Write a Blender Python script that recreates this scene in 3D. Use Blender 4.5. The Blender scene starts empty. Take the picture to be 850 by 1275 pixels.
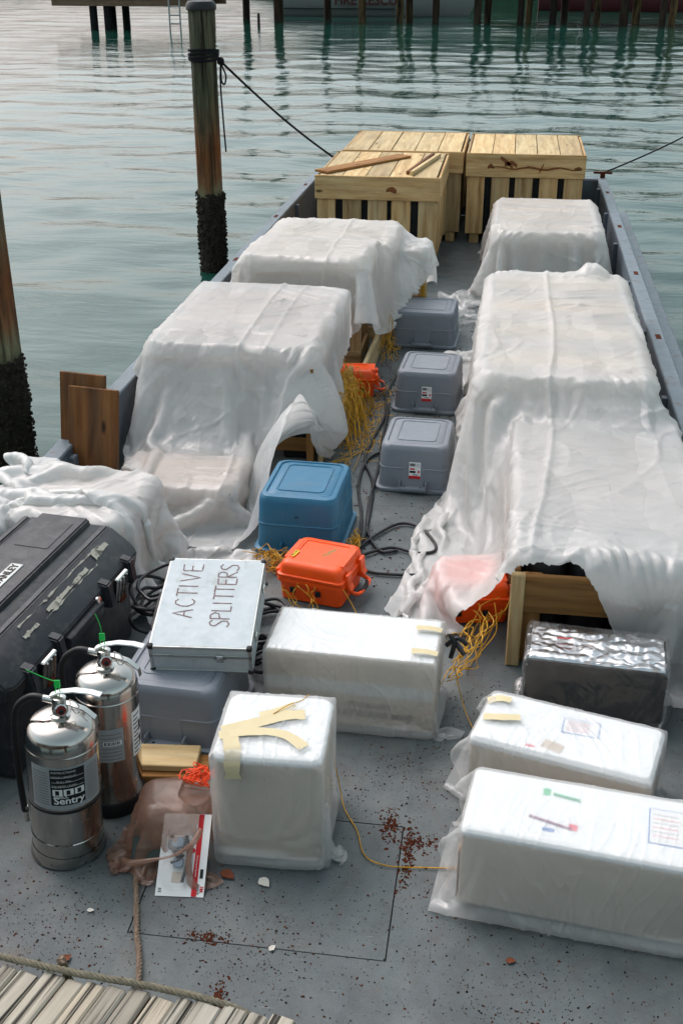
import bpy, bmesh, math, random
import numpy as np
from mathutils import Vector, Matrix, Euler, noise as mnoise
R = math.radians
random.seed(7); rng = np.random.default_rng(7)
scene = bpy.context.scene
COL = scene.collection

# ------------------------------------------------------------------ camera, sky, sun, exposure
cd = bpy.data.cameras.new('camera'); cam = bpy.data.objects.new('camera', cd); COL.objects.link(cam)
cam.location = (0, 0, 2.6); cam.rotation_euler = (R(90 - 26.16), 0, R(8.13))
cd.sensor_fit = 'VERTICAL'; cd.sensor_height = 24.0; cd.lens = 24.0 * 1420 / 1275
cd.clip_start = 0.05; cd.clip_end = 6000
scene.camera = cam
SUN_EL, SUN_AZ = 52.0, -50.0          # azimuth measured from +Y (along the barge) towards +X
world = bpy.data.worlds.new('World'); scene.world = world; world.use_nodes = True
wn = world.node_tree; wn.nodes.clear()
sky = wn.nodes.new('ShaderNodeTexSky'); sky.sky_type = 'NISHITA'; sky.sun_disc = False
sky.sun_elevation = R(SUN_EL); sky.sun_rotation = R(SUN_AZ); sky.air_density = 1.0; sky.dust_density = 5.0; sky.ozone_density = 2.0
hs = wn.nodes.new('ShaderNodeHueSaturation'); hs.inputs['Saturation'].default_value = 0.56; hs.inputs['Hue'].default_value = 0.445
bg = wn.nodes.new('ShaderNodeBackground'); bg.inputs['Strength'].default_value = 0.15
wo = wn.nodes.new('ShaderNodeOutputWorld')
wn.links.new(sky.outputs[0], hs.inputs['Color']); wn.links.new(hs.outputs[0], bg.inputs['Color']); wn.links.new(bg.outputs[0], wo.inputs[0])
sd = bpy.data.lights.new('sun', 'SUN'); sd.energy = 0.45; sd.angle = R(70); sd.color = (1.0, 0.96, 0.90)
sun = bpy.data.objects.new('sun', sd); COL.objects.link(sun)
sv = Vector((math.sin(R(SUN_AZ)) * math.cos(R(SUN_EL)), math.cos(R(SUN_AZ)) * math.cos(R(SUN_EL)), math.sin(R(SUN_EL))))
sun.rotation_euler = sv.to_track_quat('Z', 'Y').to_euler()
scene.view_settings.view_transform = 'Standard'; scene.view_settings.look = 'None'
scene.view_settings.exposure = 0.64; scene.view_settings.gamma = 1.0; scene.view_settings.use_curve_mapping = False
scene.render.engine = 'CYCLES'
scene.cycles.use_denoising = True; scene.cycles.use_adaptive_sampling = True; scene.cycles.adaptive_threshold = 0.03
scene.cycles.transparent_max_bounces = 10; scene.cycles.max_bounces = 7; scene.cycles.diffuse_bounces = 3; scene.cycles.glossy_bounces = 3; scene.cycles.transmission_bounces = 4

# ------------------------------------------------------------------ materials
def srgb(r, g, b):
    f = lambda c: (c / 255 / 12.92) if c / 255 <= 0.04045 else ((c / 255 + 0.055) / 1.055) ** 2.4
    return (f(r), f(g), f(b), 1.0)
class NT:
    def __init__(s, name):
        s.m = bpy.data.materials.new(name); s.m.use_nodes = True; s.t = s.m.node_tree; s.t.nodes.clear()
        s.out = s.n('ShaderNodeOutputMaterial')
    def n(s, kind, **kw):
        x = s.t.nodes.new(kind)
        for k, v in kw.items():
            if k in x.inputs: x.inputs[k].default_value = v
            else: setattr(x, k, v)
        return x
    def l(s, a, b): s.t.links.new(a, b)
    def coords(s, scale=(1, 1, 1), rnd=True, rot=(0, 0, 0)):
        tc = s.n('ShaderNodeTexCoord'); mp = s.n('ShaderNodeMapping'); mp.inputs['Scale'].default_value = scale; mp.inputs['Rotation'].default_value = rot
        s.l(tc.outputs['Object'], mp.inputs['Vector'])
        if rnd:
            oi = s.n('ShaderNodeObjectInfo'); mu = s.n('ShaderNodeMath', operation='MULTIPLY'); mu.inputs[1].default_value = 37.0
            s.l(oi.outputs['Random'], mu.inputs[0])
            cx = s.n('ShaderNodeCombineXYZ'); [s.l(mu.outputs[0], cx.inputs[i]) for i in range(3)]
            s.l(cx.outputs[0], mp.inputs['Location'])
        return mp.outputs[0]
    def noise(s, vec, scale, detail=4, rough=0.6, dist=0.0):
        x = s.n('ShaderNodeTexNoise'); x.inputs['Scale'].default_value = scale; x.inputs['Detail'].default_value = detail
        x.inputs['Roughness'].default_value = rough; x.inputs['Distortion'].default_value = dist; s.l(vec, x.inputs['Vector']); return x.outputs['Fac']
    def ramp(s, fac, stops):
        x = s.n('ShaderNodeValToRGB'); e = x.color_ramp.elements
        while len(e) < len(stops): e.new(0.5)
        for i, (p, c) in enumerate(stops): e[i].position = p; e[i].color = c if len(c) == 4 else (*c, 1)
        s.l(fac, x.inputs[0]); return x.outputs[0]
    def mixc(s, fac, a, b, mode='MIX'):
        x = s.n('ShaderNodeMix', data_type='RGBA', blend_type=mode)
        for sock, v in ((x.inputs['Factor'], fac), (x.inputs[6], a), (x.inputs[7], b)):
            if hasattr(v, 'links'): s.l(v, sock)
            else: sock.default_value = v
        return x.outputs[2]
    def bump(s, h, strength=0.3, dist=0.01, prev=None):
        x = s.n('ShaderNodeBump'); x.inputs['Strength'].default_value = strength; x.inputs['Distance'].default_value = dist
        s.l(h, x.inputs['Height'])
        if prev: s.l(prev, x.inputs['Normal'])
        return x.outputs[0]
    def relief(s, parts):
        """one bump from several heights, each (height socket, amplitude in metres)"""
        acc = None
        for h, a in parts:
            m = s.n('ShaderNodeMath', operation='MULTIPLY_ADD'); s.l(h, m.inputs[0]); m.inputs[1].default_value = a
            if acc is None: m.inputs[2].default_value = 0.0
            else: s.l(acc, m.inputs[2])
            acc = m.outputs[0]
        return s.bump(acc, 1.0, 1.0)
    def pbr(s, col, rough=0.5, metal=0.0, spec=0.5, nrm=None, coat=0.0):
        x = s.n('ShaderNodeBsdfPrincipled'); x.inputs['Metallic'].default_value = metal; x.inputs['Specular IOR Level'].default_value = spec
        for sock, v in ((x.inputs['Base Color'], col), (x.inputs['Roughness'], rough)):
            if hasattr(v, 'links'): s.l(v, sock)
            else: sock.default_value = v
        x.inputs['Coat Weight'].default_value = coat
        if nrm: s.l(nrm, x.inputs['Normal'])
        return x
    def done(s, sh):
        s.l(sh.outputs[0], s.out.inputs[0]); return s.m
W1 = (1, 1, 1, 1); K0 = (0, 0, 0, 1)
def dark(c, k): return (c[0] * k, c[1] * k, c[2] * k, 1)
def paint(name, c, var=0.25, scale=6, rough=0.5, spec=0.5, metal=0.0, bump=0.1, bscale=120, grime=None, gth=(0.58, 0.72), gscale=5, coat=0.0, dust=0.0):
    """painted / moulded surface: soft mottling, fine grain, optional stains of another colour"""
    t = NT(name); v = t.coords()
    col = t.mixc(t.ramp(t.noise(v, scale, 6, 0.65), [(0.3, K0), (0.7, W1)]), dark(c, 1 - var), dark(c, 1 + var * 0.5))
    if dust: col = t.mixc(t.ramp(t.noise(v, 14, 8, 0.75), [(0.5, K0), (0.8, (dust,) * 3 + (1,))]), col, srgb(150, 145, 135))
    if grime: col = t.mixc(t.ramp(t.noise(v, gscale, 8, 0.7), [(gth[0], K0), (gth[1], W1)]), col, grime)
    ro = t.ramp(t.noise(v, 20, 5, 0.6), [(0.3, (max(0, rough - 0.1),) * 3), (0.7, (min(1, rough + 0.12),) * 3)])
    nr = t.bump(t.noise(v, bscale, 3), bump, 0.002) if bump else None
    return t.done(t.pbr(col, ro, metal, spec, nr, coat))
def wood(name, a, b, c, grain=1.0, rough=0.75, weather=0.0, knots=True, cracks=0.0):
    """boards run along local X"""
    t = NT(name); v = t.coords((1.6, 26 * grain, 26 * grain))
    v2 = t.coords((1.0, 5, 5))
    g = t.noise(v, 1.0, 6, 0.62, 0.6); g2 = t.noise(v2, 3.0, 3, 0.5, 1.2)
    col = t.ramp(g, [(0.3, a), (0.5, b), (0.68, c)])
    col = t.mixc(t.ramp(g2, [(0.38, K0), (0.72, W1)]), col, t.mixc(0.5, col, c))
    oi = t.n('ShaderNodeObjectInfo')
    tint = t.ramp(oi.outputs['Random'], [(0.0, (0.72, 0.70, 0.68)), (0.5, (1, 1, 1)), (1.0, (1.18, 1.1, 1.0))])
    col = t.mixc(1.0, col, tint, 'MULTIPLY')
    if knots:
        vv = t.coords((2.2, 6, 6)); vo = t.n('ShaderNodeTexVoronoi'); vo.inputs['Scale'].default_value = 1.3; t.l(vv, vo.inputs['Vector'])
        col = t.mixc(t.ramp(vo.outputs['Distance'], [(0.05, W1), (0.13, K0)]), col, dark(a, 0.35))
    if weather:
        w = t.noise(t.coords((0.6, 3, 3)), 3, 6, 0.7); col = t.mixc(t.ramp(w, [(0.45, K0), (0.7, (weather,) * 3)]), col, srgb(70, 62, 52))
    h = g
    if cracks:
        cr = t.noise(t.coords((1.2, 60, 60)), 1.0, 4, 0.6, 0.4); crr = t.ramp(cr, [(0.38, K0), (0.45, W1)])
        col = t.mixc(crr, dark(a, 0.25), col); h = crr
    return t.done(t.pbr(col, rough, 0, 0.25, t.bump(h, 0.35 + cracks, 0.003)))
def film(name, c, clear=0.15, trans=0.35, rough=0.34, wr=1.4, scale=7, glossy=0.035, stain=None):
    """thin polythene film: white body, some light through it, some see-through, a soft sheen"""
    t = NT(name); v = t.coords((1, 1, 1)); v2 = t.coords((3.2, 0.8, 1), rot=(0, 0, 0.5))
    ds = t.n('ShaderNodeTexNoise'); ds.inputs['Scale'].default_value = 3.0; ds.inputs['Detail'].default_value = 3; t.l(v, ds.inputs['Vector'])
    def facet(vec, sc, amt):
        ma = t.n('ShaderNodeMix', data_type='VECTOR'); ma.inputs[0].default_value = amt; t.l(vec, ma.inputs[4]); t.l(ds.outputs['Color'], ma.inputs[5])
        vo = t.n('ShaderNodeTexVoronoi'); vo.inputs['Scale'].default_value = sc; t.l(ma.outputs[1], vo.inputs['Vector'])
        df = t.n('ShaderNodeVectorMath', operation='SUBTRACT'); t.l(ma.outputs[1], df.inputs[0]); t.l(vo.outputs['Position'], df.inputs[1])
        rc = t.n('ShaderNodeVectorMath', operation='SUBTRACT'); t.l(vo.outputs['Color'], rc.inputs[0]); rc.inputs[1].default_value = (0.5, 0.5, 0.5)
        dp = t.n('ShaderNodeVectorMath', operation='DOT_PRODUCT'); t.l(df.outputs[0], dp.inputs[0]); t.l(rc.outputs[0], dp.inputs[1]); return dp.outputs['Value']
    nr = t.relief([(facet(v2, scale * 0.5, 0.25), wr * 0.10), (facet(v, scale * 1.7, 0.12), wr * 0.11), (t.noise(v, 38, 3, 0.7, 1.0), wr * 0.0010)])
    col = t.mixc(t.ramp(t.noise(v, 3.0, 5, 0.6), [(0.35, K0), (0.7, W1)]), dark(c, 0.90), c)
    if stain: col = t.mixc(t.ramp(t.noise(v, 5, 9, 0.8), [(0.66, K0), (0.74, (0.5,) * 3)]), col, stain)
    d = t.pbr(col, min(1, rough + 0.08), 0, 0.42, nr)
    tl = t.n('ShaderNodeBsdfTranslucent'); t.l(col, tl.inputs['Color']); t.l(nr, tl.inputs['Normal'])
    tr = t.n('ShaderNodeBsdfTransparent'); tr.inputs['Color'].default_value = (0.97, 0.97, 0.97, 1)
    gl = t.n('ShaderNodeBsdfGlossy'); gl.inputs['Roughness'].default_value = rough * 0.7; t.l(nr, gl.inputs['Normal'])
    def mx(f, a, b):
        m = t.n('ShaderNodeMixShader'); m.inputs[0].default_value = f; t.l(a.outputs[0], m.inputs[1]); t.l(b.outputs[0], m.inputs[2]); return m
    return t.done(mx(glossy, mx(clear, mx(trans, d, tl), tr), gl))

M = {}
M['film'] = film('white_polythene', (0.91, 0.905, 0.885, 1), 0.10, 0.50, stain=srgb(190, 175, 160))
M['film_crumpled'] = film('crumpled_polythene', (0.86, 0.85, 0.83, 1), 0.06, 0.38, wr=0.8)
M['film_bag'] = film('bag_polythene', (0.86, 0.87, 0.86, 1), 0.66, 0.45, rough=0.30, wr=0.7, scale=12, glossy=0.05)
M['film_clear'] = film('clear_plastic', (0.80, 0.80, 0.80, 1), 0.95, 0.4, rough=0.10, wr=1.6, scale=11, glossy=0.13)
M['film_brown'] = film('brown_bag_plastic', srgb(196, 152, 128), 0.46, 0.55, rough=0.35, wr=1.0, scale=22, glossy=0.05)
M['tote_grey'] = paint('grey_plastic', srgb(122, 128, 136), 0.10, 5, 0.48, 0.4, bump=0.15, bscale=500, grime=srgb(70, 62, 55), gth=(0.68, 0.78), dust=0.12)
M['tote_dark'] = paint('dark_grey_plastic', srgb(124, 131, 140), 0.10, 5, 0.45, 0.4, bump=0.15, bscale=500, grime=srgb(60, 55, 50), gth=(0.70, 0.8), dust=0.10)
M['tote_blue'] = paint('blue_plastic', srgb(44, 108, 140), 0.12, 5, 0.42, 0.4, bump=0.15, bscale=500, grime=srgb(60, 62, 58), gth=(0.66, 0.8), dust=0.15)
M['orange'] = paint('orange_plastic', srgb(246, 84, 14), 0.08, 6, 0.42, 0.45, bump=0.1, bscale=400, grime=srgb(110, 40, 25), gth=(0.70, 0.78), gscale=8)
M['black_plastic'] = paint('black_plastic', srgb(33, 36, 42), 0.25, 5, 0.45, 0.45, bump=0.25, bscale=300, dust=0.22, grime=srgb(60, 58, 54), gth=(0.66, 0.76))
M['black'] = paint('black_rubber', srgb(20, 20, 22), 0.2, 8, 0.55, 0.4)
M['void'] = paint('black_box', srgb(14, 14, 15), 0.2, 8, 0.7, 0.3)
M['steel'] = paint('polished_steel', (0.50, 0.47, 0.44, 1), 0.10, 4, 0.16, 0.5, 1.0, 0.04, 40, grime=(0.30, 0.27, 0.24, 1), gth=(0.6, 0.75), gscale=3)
M['chrome'] = paint('chrome', (0.62, 0.60, 0.57, 1), 0.1, 6, 0.18, 0.5, 1.0, 0)
M['alu'] = paint('brushed_aluminium', srgb(178, 187, 190), 0.08, 30, 0.6, 0.4, 0.15, 0.15, 60, grime=srgb(140, 140, 135), gth=(0.6, 0.8))
M['alu_edge'] = paint('aluminium_edge', srgb(166, 170, 168), 0.1, 10, 0.38, 0.5, 0.7, 0.05, grime=srgb(120, 118, 110), gth=(0.62, 0.8))
M['foil'] = paint('silver_foil', (0.74, 0.74, 0.76, 1), 0.06, 6, 0.13, 0.5, 1.0, 0.0)
M['white'] = paint('white_card', (0.78, 0.79, 0.78, 1), 0.05, 6, 0.6, 0.3)
M['foam'] = paint('white_foam', (0.80, 0.82, 0.82, 1), 0.05, 6, 0.6, 0.3)
M['beige'] = paint('pale_cardboard', srgb(198, 184, 168), 0.08, 6, 0.7, 0.2)
M['kraft'] = paint('brown_cardboard', srgb(168, 124, 78), 0.1, 6, 0.75, 0.2)
M['tape'] = paint('masking_tape', srgb(206, 192, 154), 0.06, 12, 0.6, 0.3)
M['red'] = paint('red_print', srgb(190, 26, 34), 0.05, 6, 0.5, 0.3, bump=0)
M['dial'] = paint('gauge_dial', srgb(120, 44, 40), 0.2, 60, 0.2, 0.5, bump=0)
M['sticker_worn'] = paint('worn_sticker', srgb(176, 172, 158), 0.25, 30, 0.6, 0.3, grime=srgb(70, 68, 64), gth=(0.52, 0.62), gscale=26)
M['faint_ring'] = paint('faint_print', (0.66, 0.68, 0.70, 1), 0.05, 6, 0.6, 0.3, bump=0)
M['pink'] = paint('pink_print', srgb(220, 70, 100), 0.05, 6, 0.5, 0.3, bump=0)
M['green'] = paint('green_print', srgb(90, 190, 140), 0.05, 6, 0.5, 0.3, bump=0)
M['blue'] = paint('blue_print', srgb(90, 130, 185), 0.05, 6, 0.5, 0.3, bump=0)
M['mauve'] = paint('mauve_pen', srgb(150, 90, 130), 0.05, 6, 0.5, 0.3, bump=0)
M['grey_print'] = paint('grey_print', srgb(150, 154, 156), 0.05, 6, 0.5, 0.3, bump=0)
M['pale_print'] = paint('pale_print', srgb(205, 205, 200), 0.05, 6, 0.5, 0.3, bump=0)
M['ink'] = paint('black_print', srgb(22, 22, 24), 0.1, 6, 0.5, 0.3, bump=0)
M['faint_ink'] = paint('worn_print', srgb(112, 102, 96), 0.2, 30, 0.6, 0.2, bump=0)
M['marker'] = paint('marker_pen', srgb(112, 88, 88), 0.35, 40, 0.5, 0.3, bump=0)
M['yellow_label'] = paint('yellow_print', srgb(225, 190, 40), 0.05, 6, 0.5, 0.3, bump=0)
M['zip_green'] = paint('green_tie', srgb(30, 190, 80), 0.05, 6, 0.4, 0.4, bump=0)
M['lens'] = paint('tinted_lens', srgb(120, 135, 150), 0.1, 6, 0.12, 0.6, bump=0)
M['blister'] = film('blister_plastic', (0.85, 0.86, 0.88, 1), 0.93, 0.3, rough=0.1, wr=0.1, glossy=0.06)
M['net'] = paint('orange_net', srgb(240, 84, 40), 0.05, 6, 0.5, 0.3, bump=0)
M['yellow_cord'] = paint('yellow_cord', srgb(204, 152, 34), 0.4, 25, 0.5, 0.4, bump=0.2)
M['cable'] = paint('black_cable', srgb(22, 23, 25), 0.2, 10, 0.45, 0.45)
M['rope'] = paint('old_rope', srgb(132, 114, 98), 0.25, 60, 0.9, 0.15, bump=0.6, bscale=400)
M['rope_grey'] = paint('weathered_rope', srgb(118, 112, 96), 0.3, 60, 0.9, 0.15, bump=0.6, bscale=400)
M['rope_black'] = paint('dark_rope', srgb(26, 28, 32), 0.2, 30, 0.8, 0.2, bump=0.4)
M['pine'] = wood('new_pine', srgb(140, 102, 62), srgb(182, 150, 104), srgb(200, 176, 134), weather=0.28)
M['pine_pale'] = wood('pale_pine', srgb(164, 132, 88), srgb(194, 170, 126), srgb(208, 190, 150), weather=0.35)
M['pine_brown'] = wood('treated_pine', srgb(96, 62, 30), srgb(134, 94, 50), srgb(160, 118, 68), weather=0.3)
M['board_brown'] = wood('weathered_board', srgb(70, 38, 16), srgb(110, 68, 34), srgb(136, 94, 54), weather=0.6, grain=0.7)
M['dock_wood'] = wood('silvered_plank', srgb(112, 106, 96), srgb(158, 152, 140), srgb(180, 175, 162), grain=1.4, rough=0.9, knots=False, cracks=0.5, weather=0.3)
M['far_wood'] = wood('far_dock_wood', srgb(70, 56, 46), srgb(112, 92, 78), srgb(140, 118, 100), rough=0.9)
M['hull_grey'] = paint('barge_paint', srgb(88, 98, 108), 0.18, 3, 0.5, 0.4, bump=0.3, bscale=60, grime=srgb(88, 66, 54), gth=(0.58, 0.76), gscale=7)
M['rail_grey'] = paint('rail_paint', srgb(106, 118, 126), 0.15, 5, 0.5, 0.4, bump=0.3, bscale=90, grime=srgb(96, 66, 50), gth=(0.57, 0.72), gscale=12)
M['rust'] = paint('rust', srgb(86, 44, 28), 0.4, 30, 0.9, 0.1, bump=0.6, bscale=150)
M['boat_white'] = paint('boat_gelcoat', srgb(140, 142, 140), 0.08, 2, 0.35, 0.5, bump=0)
M['boat_red'] = paint('boat_letter_red', srgb(80, 34, 32), 0.1, 2, 0.5, 0.4, bump=0)
M['boat_dark'] = paint('boat_stripe', srgb(40, 42, 46), 0.1, 2, 0.4, 0.4, bump=0)

def deck_material():
    t = NT('painted_deck'); v = t.coords((1, 1, 1), rnd=False)
    base = t.ramp(t.noise(v, 2.2, 9, 0.7), [(0.3, srgb(64, 71, 73)), (0.52, srgb(88, 96, 98)), (0.75, srgb(107, 113, 112))])
    fine = t.ramp(t.noise(v, 170, 4, 0.7), [(0.3, (0.72,) * 3), (0.7, (1.12,) * 3)]); base = t.mixc(0.7, base, fine, 'MULTIPLY')
    dirt = t.ramp(t.noise(v, 7, 8, 0.75, 0.5), [(0.52, K0), (0.75, (0.65,) * 3)]); base = t.mixc(dirt, base, srgb(74, 70, 64))
    sc = t.noise(t.coords((60, 2.2, 1), rnd=False, rot=(0, 0, 0.15)), 1.5, 4, 0.6); base = t.mixc(t.ramp(sc, [(0.66, K0), (0.72, (0.35,) * 3)]), base, srgb(60, 62, 62))
    sc2 = t.noise(t.coords((3, 50, 1), rnd=False, rot=(0, 0, 0.5)), 1.5, 4, 0.6); base = t.mixc(t.ramp(sc2, [(0.68, K0), (0.73, (0.3,) * 3)]), base, srgb(160, 165, 165))
    wp = t.noise(v, 1.1, 10, 0.72, 0.8); base = t.mixc(t.ramp(wp, [(0.50, K0), (0.60, (0.45,) * 3)]), base, srgb(106, 110, 107)); chp = t.noise(v, 24, 9, 0.78, 0.3); base = t.mixc(t.ramp(chp, [(0.655, K0), (0.675, (0.8,) * 3)]), base, srgb(96, 66, 52))
    bs = t.noise(v, 3.2, 9, 0.72, 1.0); base = t.mixc(t.ramp(bs, [(0.55, K0), (0.72, (0.6,) * 3)]), base, srgb(84, 72, 62))
    # trodden dirt along the aisle between the stacks (it has a place of its own on the deck)
    sx = t.n('ShaderNodeSeparateXYZ'); t.l(v, sx.inputs[0])
    ay = t.n('ShaderNodeMapRange'); ay.inputs[1].default_value = 3.6; ay.inputs[2].default_value = 5.6; t.l(sx.outputs[1], ay.inputs[0])
    nm = t.n('ShaderNodeMath', operation='MULTIPLY'); t.l(ay.outputs[0], nm.inputs[0]); t.l(t.ramp(t.noise(v, 9, 8, 0.8), [(0.38, K0), (0.62, (0.85,) * 3)]), nm.inputs[1])
    base = t.mixc(nm.outputs[0], base, srgb(62, 54, 48))
    vo = t.n('ShaderNodeTexVoronoi'); vo.inputs['Scale'].default_value = 60; t.l(v, vo.inputs['Vector'])
    mk = t.n('ShaderNodeMath', operation='MULTIPLY'); t.l(t.ramp(vo.outputs['Distance'], [(0.13, W1), (0.2, K0)]), mk.inputs[0]); t.l(t.ramp(t.noise(v, 3, 4), [(0.56, K0), (0.66, W1)]), mk.inputs[1])
    base = t.mixc(mk.outputs[0], base, srgb(66, 48, 40))
    nr = t.relief([(t.noise(v, 220, 2, 0.7), 0.0008), (t.noise(v, 6, 3), 0.003)])
    ro = t.ramp(t.noise(v, 4, 6), [(0.3, (0.42,) * 3), (0.7, (0.68,) * 3)])
    return t.done(t.pbr(base, ro, 0, 0.4, nr))
M['deck'] = deck_material()
def pile_material():
    t = NT('pile_wood'); v = t.coords((14, 14, 1.3)); g = t.noise(v, 1.2, 7, 0.65, 0.6)
    tc = t.n('ShaderNodeTexCoord'); sx = t.n('ShaderNodeSeparateXYZ'); t.l(tc.outputs['Object'], sx.inputs[0])
    ad = t.n('ShaderNodeMath', operation='ADD'); t.l(sx.outputs[2], ad.inputs[0])
    sc = t.n('ShaderNodeMath', operation='MULTIPLY_ADD'); sc.inputs[1].default_value = 0.5; sc.inputs[2].default_value = -0.25; t.l(t.noise(t.coords((9, 9, 0.8)), 1, 5, 0.7), sc.inputs[0]); t.l(sc.outputs[0], ad.inputs[1])
    mr = t.n('ShaderNodeMapRange'); mr.inputs[1].default_value = 0.6; mr.inputs[2].default_value = 2.6; t.l(ad.outputs[0], mr.inputs[0])
    band = t.ramp(mr.outputs[0], [(0.0, srgb(84, 82, 62)), (0.07, srgb(150, 146, 112)), (0.14, srgb(150, 106, 72)), (0.28, srgb(152, 92, 52)), (0.42, srgb(122, 104, 78)), (0.55, srgb(98, 102, 80)), (1.0, srgb(104, 104, 86))])
    col = t.mixc(1.0, band, t.ramp(g, [(0.32, (0.25,) * 3), (0.5, (0.62,) * 3), (0.7, (0.95,) * 3)]), 'MULTIPLY')
    ck = t.ramp(t.noise(t.coords((30, 30, 0.9)), 1.0, 5, 0.65, 0.5), [(0.36, K0), (0.44, W1)]); col = t.mixc(ck, srgb(34, 28, 22), col); st = t.ramp(t.noise(t.coords((10, 10, 2.0)), 1.0, 8, 0.75, 0.8), [(0.5, K0), (0.66, (0.7,) * 3)]); col = t.mixc(st, col, srgb(58, 52, 40))
    return t.done(t.pbr(col, 0.85, 0, 0.2, t.relief([(g, 0.012), (ck, 0.006)])))
M['pile'] = pile_material()
M['growth'] = paint('barnacle_growth', srgb(52, 46, 38), 0.6, 30, 0.9, 0.2, bump=1.0, bscale=45, grime=srgb(104, 96, 82), gth=(0.62, 0.7), gscale=60)
def water_material():
    t = NT('harbour_water'); tc = t.n('ShaderNodeTexCoord')
    def mp(sc, rot=0):
        m = t.n('ShaderNodeMapping'); m.inputs['Scale'].default_value = sc; m.inputs['Rotation'].default_value = (0, 0, rot); t.l(tc.outputs['Object'], m.inputs['Vector']); return m.outputs[0]
    h1 = t.noise(mp((0.45, 1.5, 1), 0.12), 1.0, 5, 0.5, 0.5); h2 = t.noise(mp((1.6, 4.2, 1), -0.2), 1.0, 4, 0.55, 0.3); h3 = t.noise(mp((6, 12, 1), 0.3), 1.0, 3, 0.5)
    nr = t.relief([(h1, 0.030), (h2, 0.0075), (h3, 0.0008)])
    x = t.pbr(srgb(21, 62, 53), 0.04, 0, 0.5, nr); x.inputs['IOR'].default_value = 1.33
    return t.done(x)
M['water'] = water_material()

# ------------------------------------------------------------------ object helpers
def thing(name, label, cat, loc=(0, 0, 0), rot=(0, 0, 0), group=None):
    o = bpy.data.objects.new(name, None); COL.objects.link(o); o.location = loc; o.rotation_euler = rot; o.empty_display_size = 0.1
    o['label'] = label; o['category'] = cat
    if group: o['group'] = group
    return o
def tag(o, label, cat, group=None):
    o['label'] = label; o['category'] = cat
    if group: o['group'] = group
    return o
def link(name, me, mat, parent=None, loc=(0, 0, 0), rot=(0, 0, 0), label=None):
    o = bpy.data.objects.new(name, me); COL.objects.link(o); o.location = loc; o.rotation_euler = rot
    if mat and not me.materials: me.materials.append(mat)
    if parent: o.parent = parent
    if label: o['label'] = label
    return o
def finish(me, smooth=35):
    me.update()
    if smooth: me.shade_smooth(); me.set_sharp_from_angle(angle=R(smooth))
    return me
def pydata(name, v, f, smooth=35):
    me = bpy.data.meshes.new(name); me.from_pydata([tuple(p) for p in v], [], f); me.validate(); return finish(me, smooth)
_bc = {}
def box_mesh(sx, sy, sz, bev=0.004, seg=1, mat=None):
    k = (round(sx, 4), round(sy, 4), round(sz, 4), bev, seg, mat.name if mat else '')
    if k in _bc: return _bc[k]
    bm = bmesh.new(); bmesh.ops.create_cube(bm, size=1); bmesh.ops.scale(bm, vec=(sx, sy, sz), verts=bm.verts)
    if bev: bmesh.ops.bevel(bm, geom=bm.edges[:], offset=min(bev, min(sx, sy, sz) * 0.45), segments=seg, profile=0.5, affect='EDGES')
    me = bpy.data.meshes.new('box'); bm.to_mesh(me); bm.free(); finish(me)
    if mat: me.materials.append(mat)
    _bc[k] = me; return me
def box(name, size, mat, parent=None, loc=(0, 0, 0), rot=(0, 0, 0), bev=0.004, seg=1, label=None):
    return link(name, box_mesh(*size, bev, seg, mat), mat, parent, loc, rot, label)
AX = {'x': (0, 0, 0), 'y': (0, 0, math.pi / 2), 'z': (0, -math.pi / 2, 0)}
def plank(name, L, W, T, mat, parent, loc, axis='x', roll=0.0, extra=(0, 0, 0), bev=0.004, label=None):
    """board with its length along the given axis; W across, T thick (before roll about its length)"""
    m = Euler(extra).to_matrix() @ Euler(AX[axis]).to_matrix() @ Matrix.Rotation(roll, 3, 'X')
    return link(name, box_mesh(L, W, T, bev, 1, mat), mat, parent, loc, m.to_euler(), label)
def smooth_path(pts, n=8, closed=False):
    P = [Vector(p) for p in pts]; out = []; m = len(P)
    for i in range(m if closed else m - 1):
        a = P[(i - 1) % m] if closed or i > 0 else P[0]; b = P[i]; c = P[(i + 1) % m]; d = P[(i + 2) % m] if closed or i + 2 < m else P[-1]
        for k in range(n):
            t = k / n; out.append(0.5 * ((2 * b) + (c - a) * t + (2 * a - 5 * b + 4 * c - d) * t * t + (3 * b - a - 3 * c + d) * t ** 3))
    if not closed: out.append(P[-1].copy())
    return out
def tube_geo(path, r, seg=6, V=None, F=None, closed=False):
    V = [] if V is None else V; F = [] if F is None else F
    n = len(path); base = len(V); nrm = None
    for i, p in enumerate(path):
        d = (path[min(i + 1, n - 1)] - path[max(i - 1, 0)]) if not closed else (path[(i + 1) % n] - path[i - 1])
        d = d.normalized() if d.length > 1e-9 else Vector((0, 0, 1))
        if nrm is None: nrm = d.orthogonal().normalized()
        nrm = (nrm - d * nrm.dot(d)); nrm = nrm.normalized() if nrm.length > 1e-6 else d.orthogonal().normalized()
        b = d.cross(nrm); rr = r(i / max(1, n - 1)) if callable(r) else r
        for k in range(seg):
            a = 2 * math.pi * k / seg; V.append(p + (nrm * math.cos(a) + b * math.sin(a)) * rr)
    for i in range(n if closed else n - 1):
        i2 = (i + 1) % n
        for k in range(seg): F.append((base + i * seg + k, base + i * seg + (k + 1) % seg, base + i2 * seg + (k + 1) % seg, base + i2 * seg + k))
    if not closed:
        F.append(tuple(base + k for k in reversed(range(seg)))); F.append(tuple(base + (n - 1) * seg + k for k in range(seg)))
    return V, F
def tube(name, pts, r, mat, parent=None, seg=8, n=8, smooth=True, closed=False, loc=(0, 0, 0), rot=(0, 0, 0)):
    path = smooth_path(pts, n, closed) if smooth else [Vector(p) for p in pts]
    V, F = tube_geo(path, r, seg, closed=closed); return link(name, pydata(name, V, F, 60), mat, parent, loc, rot)
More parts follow.
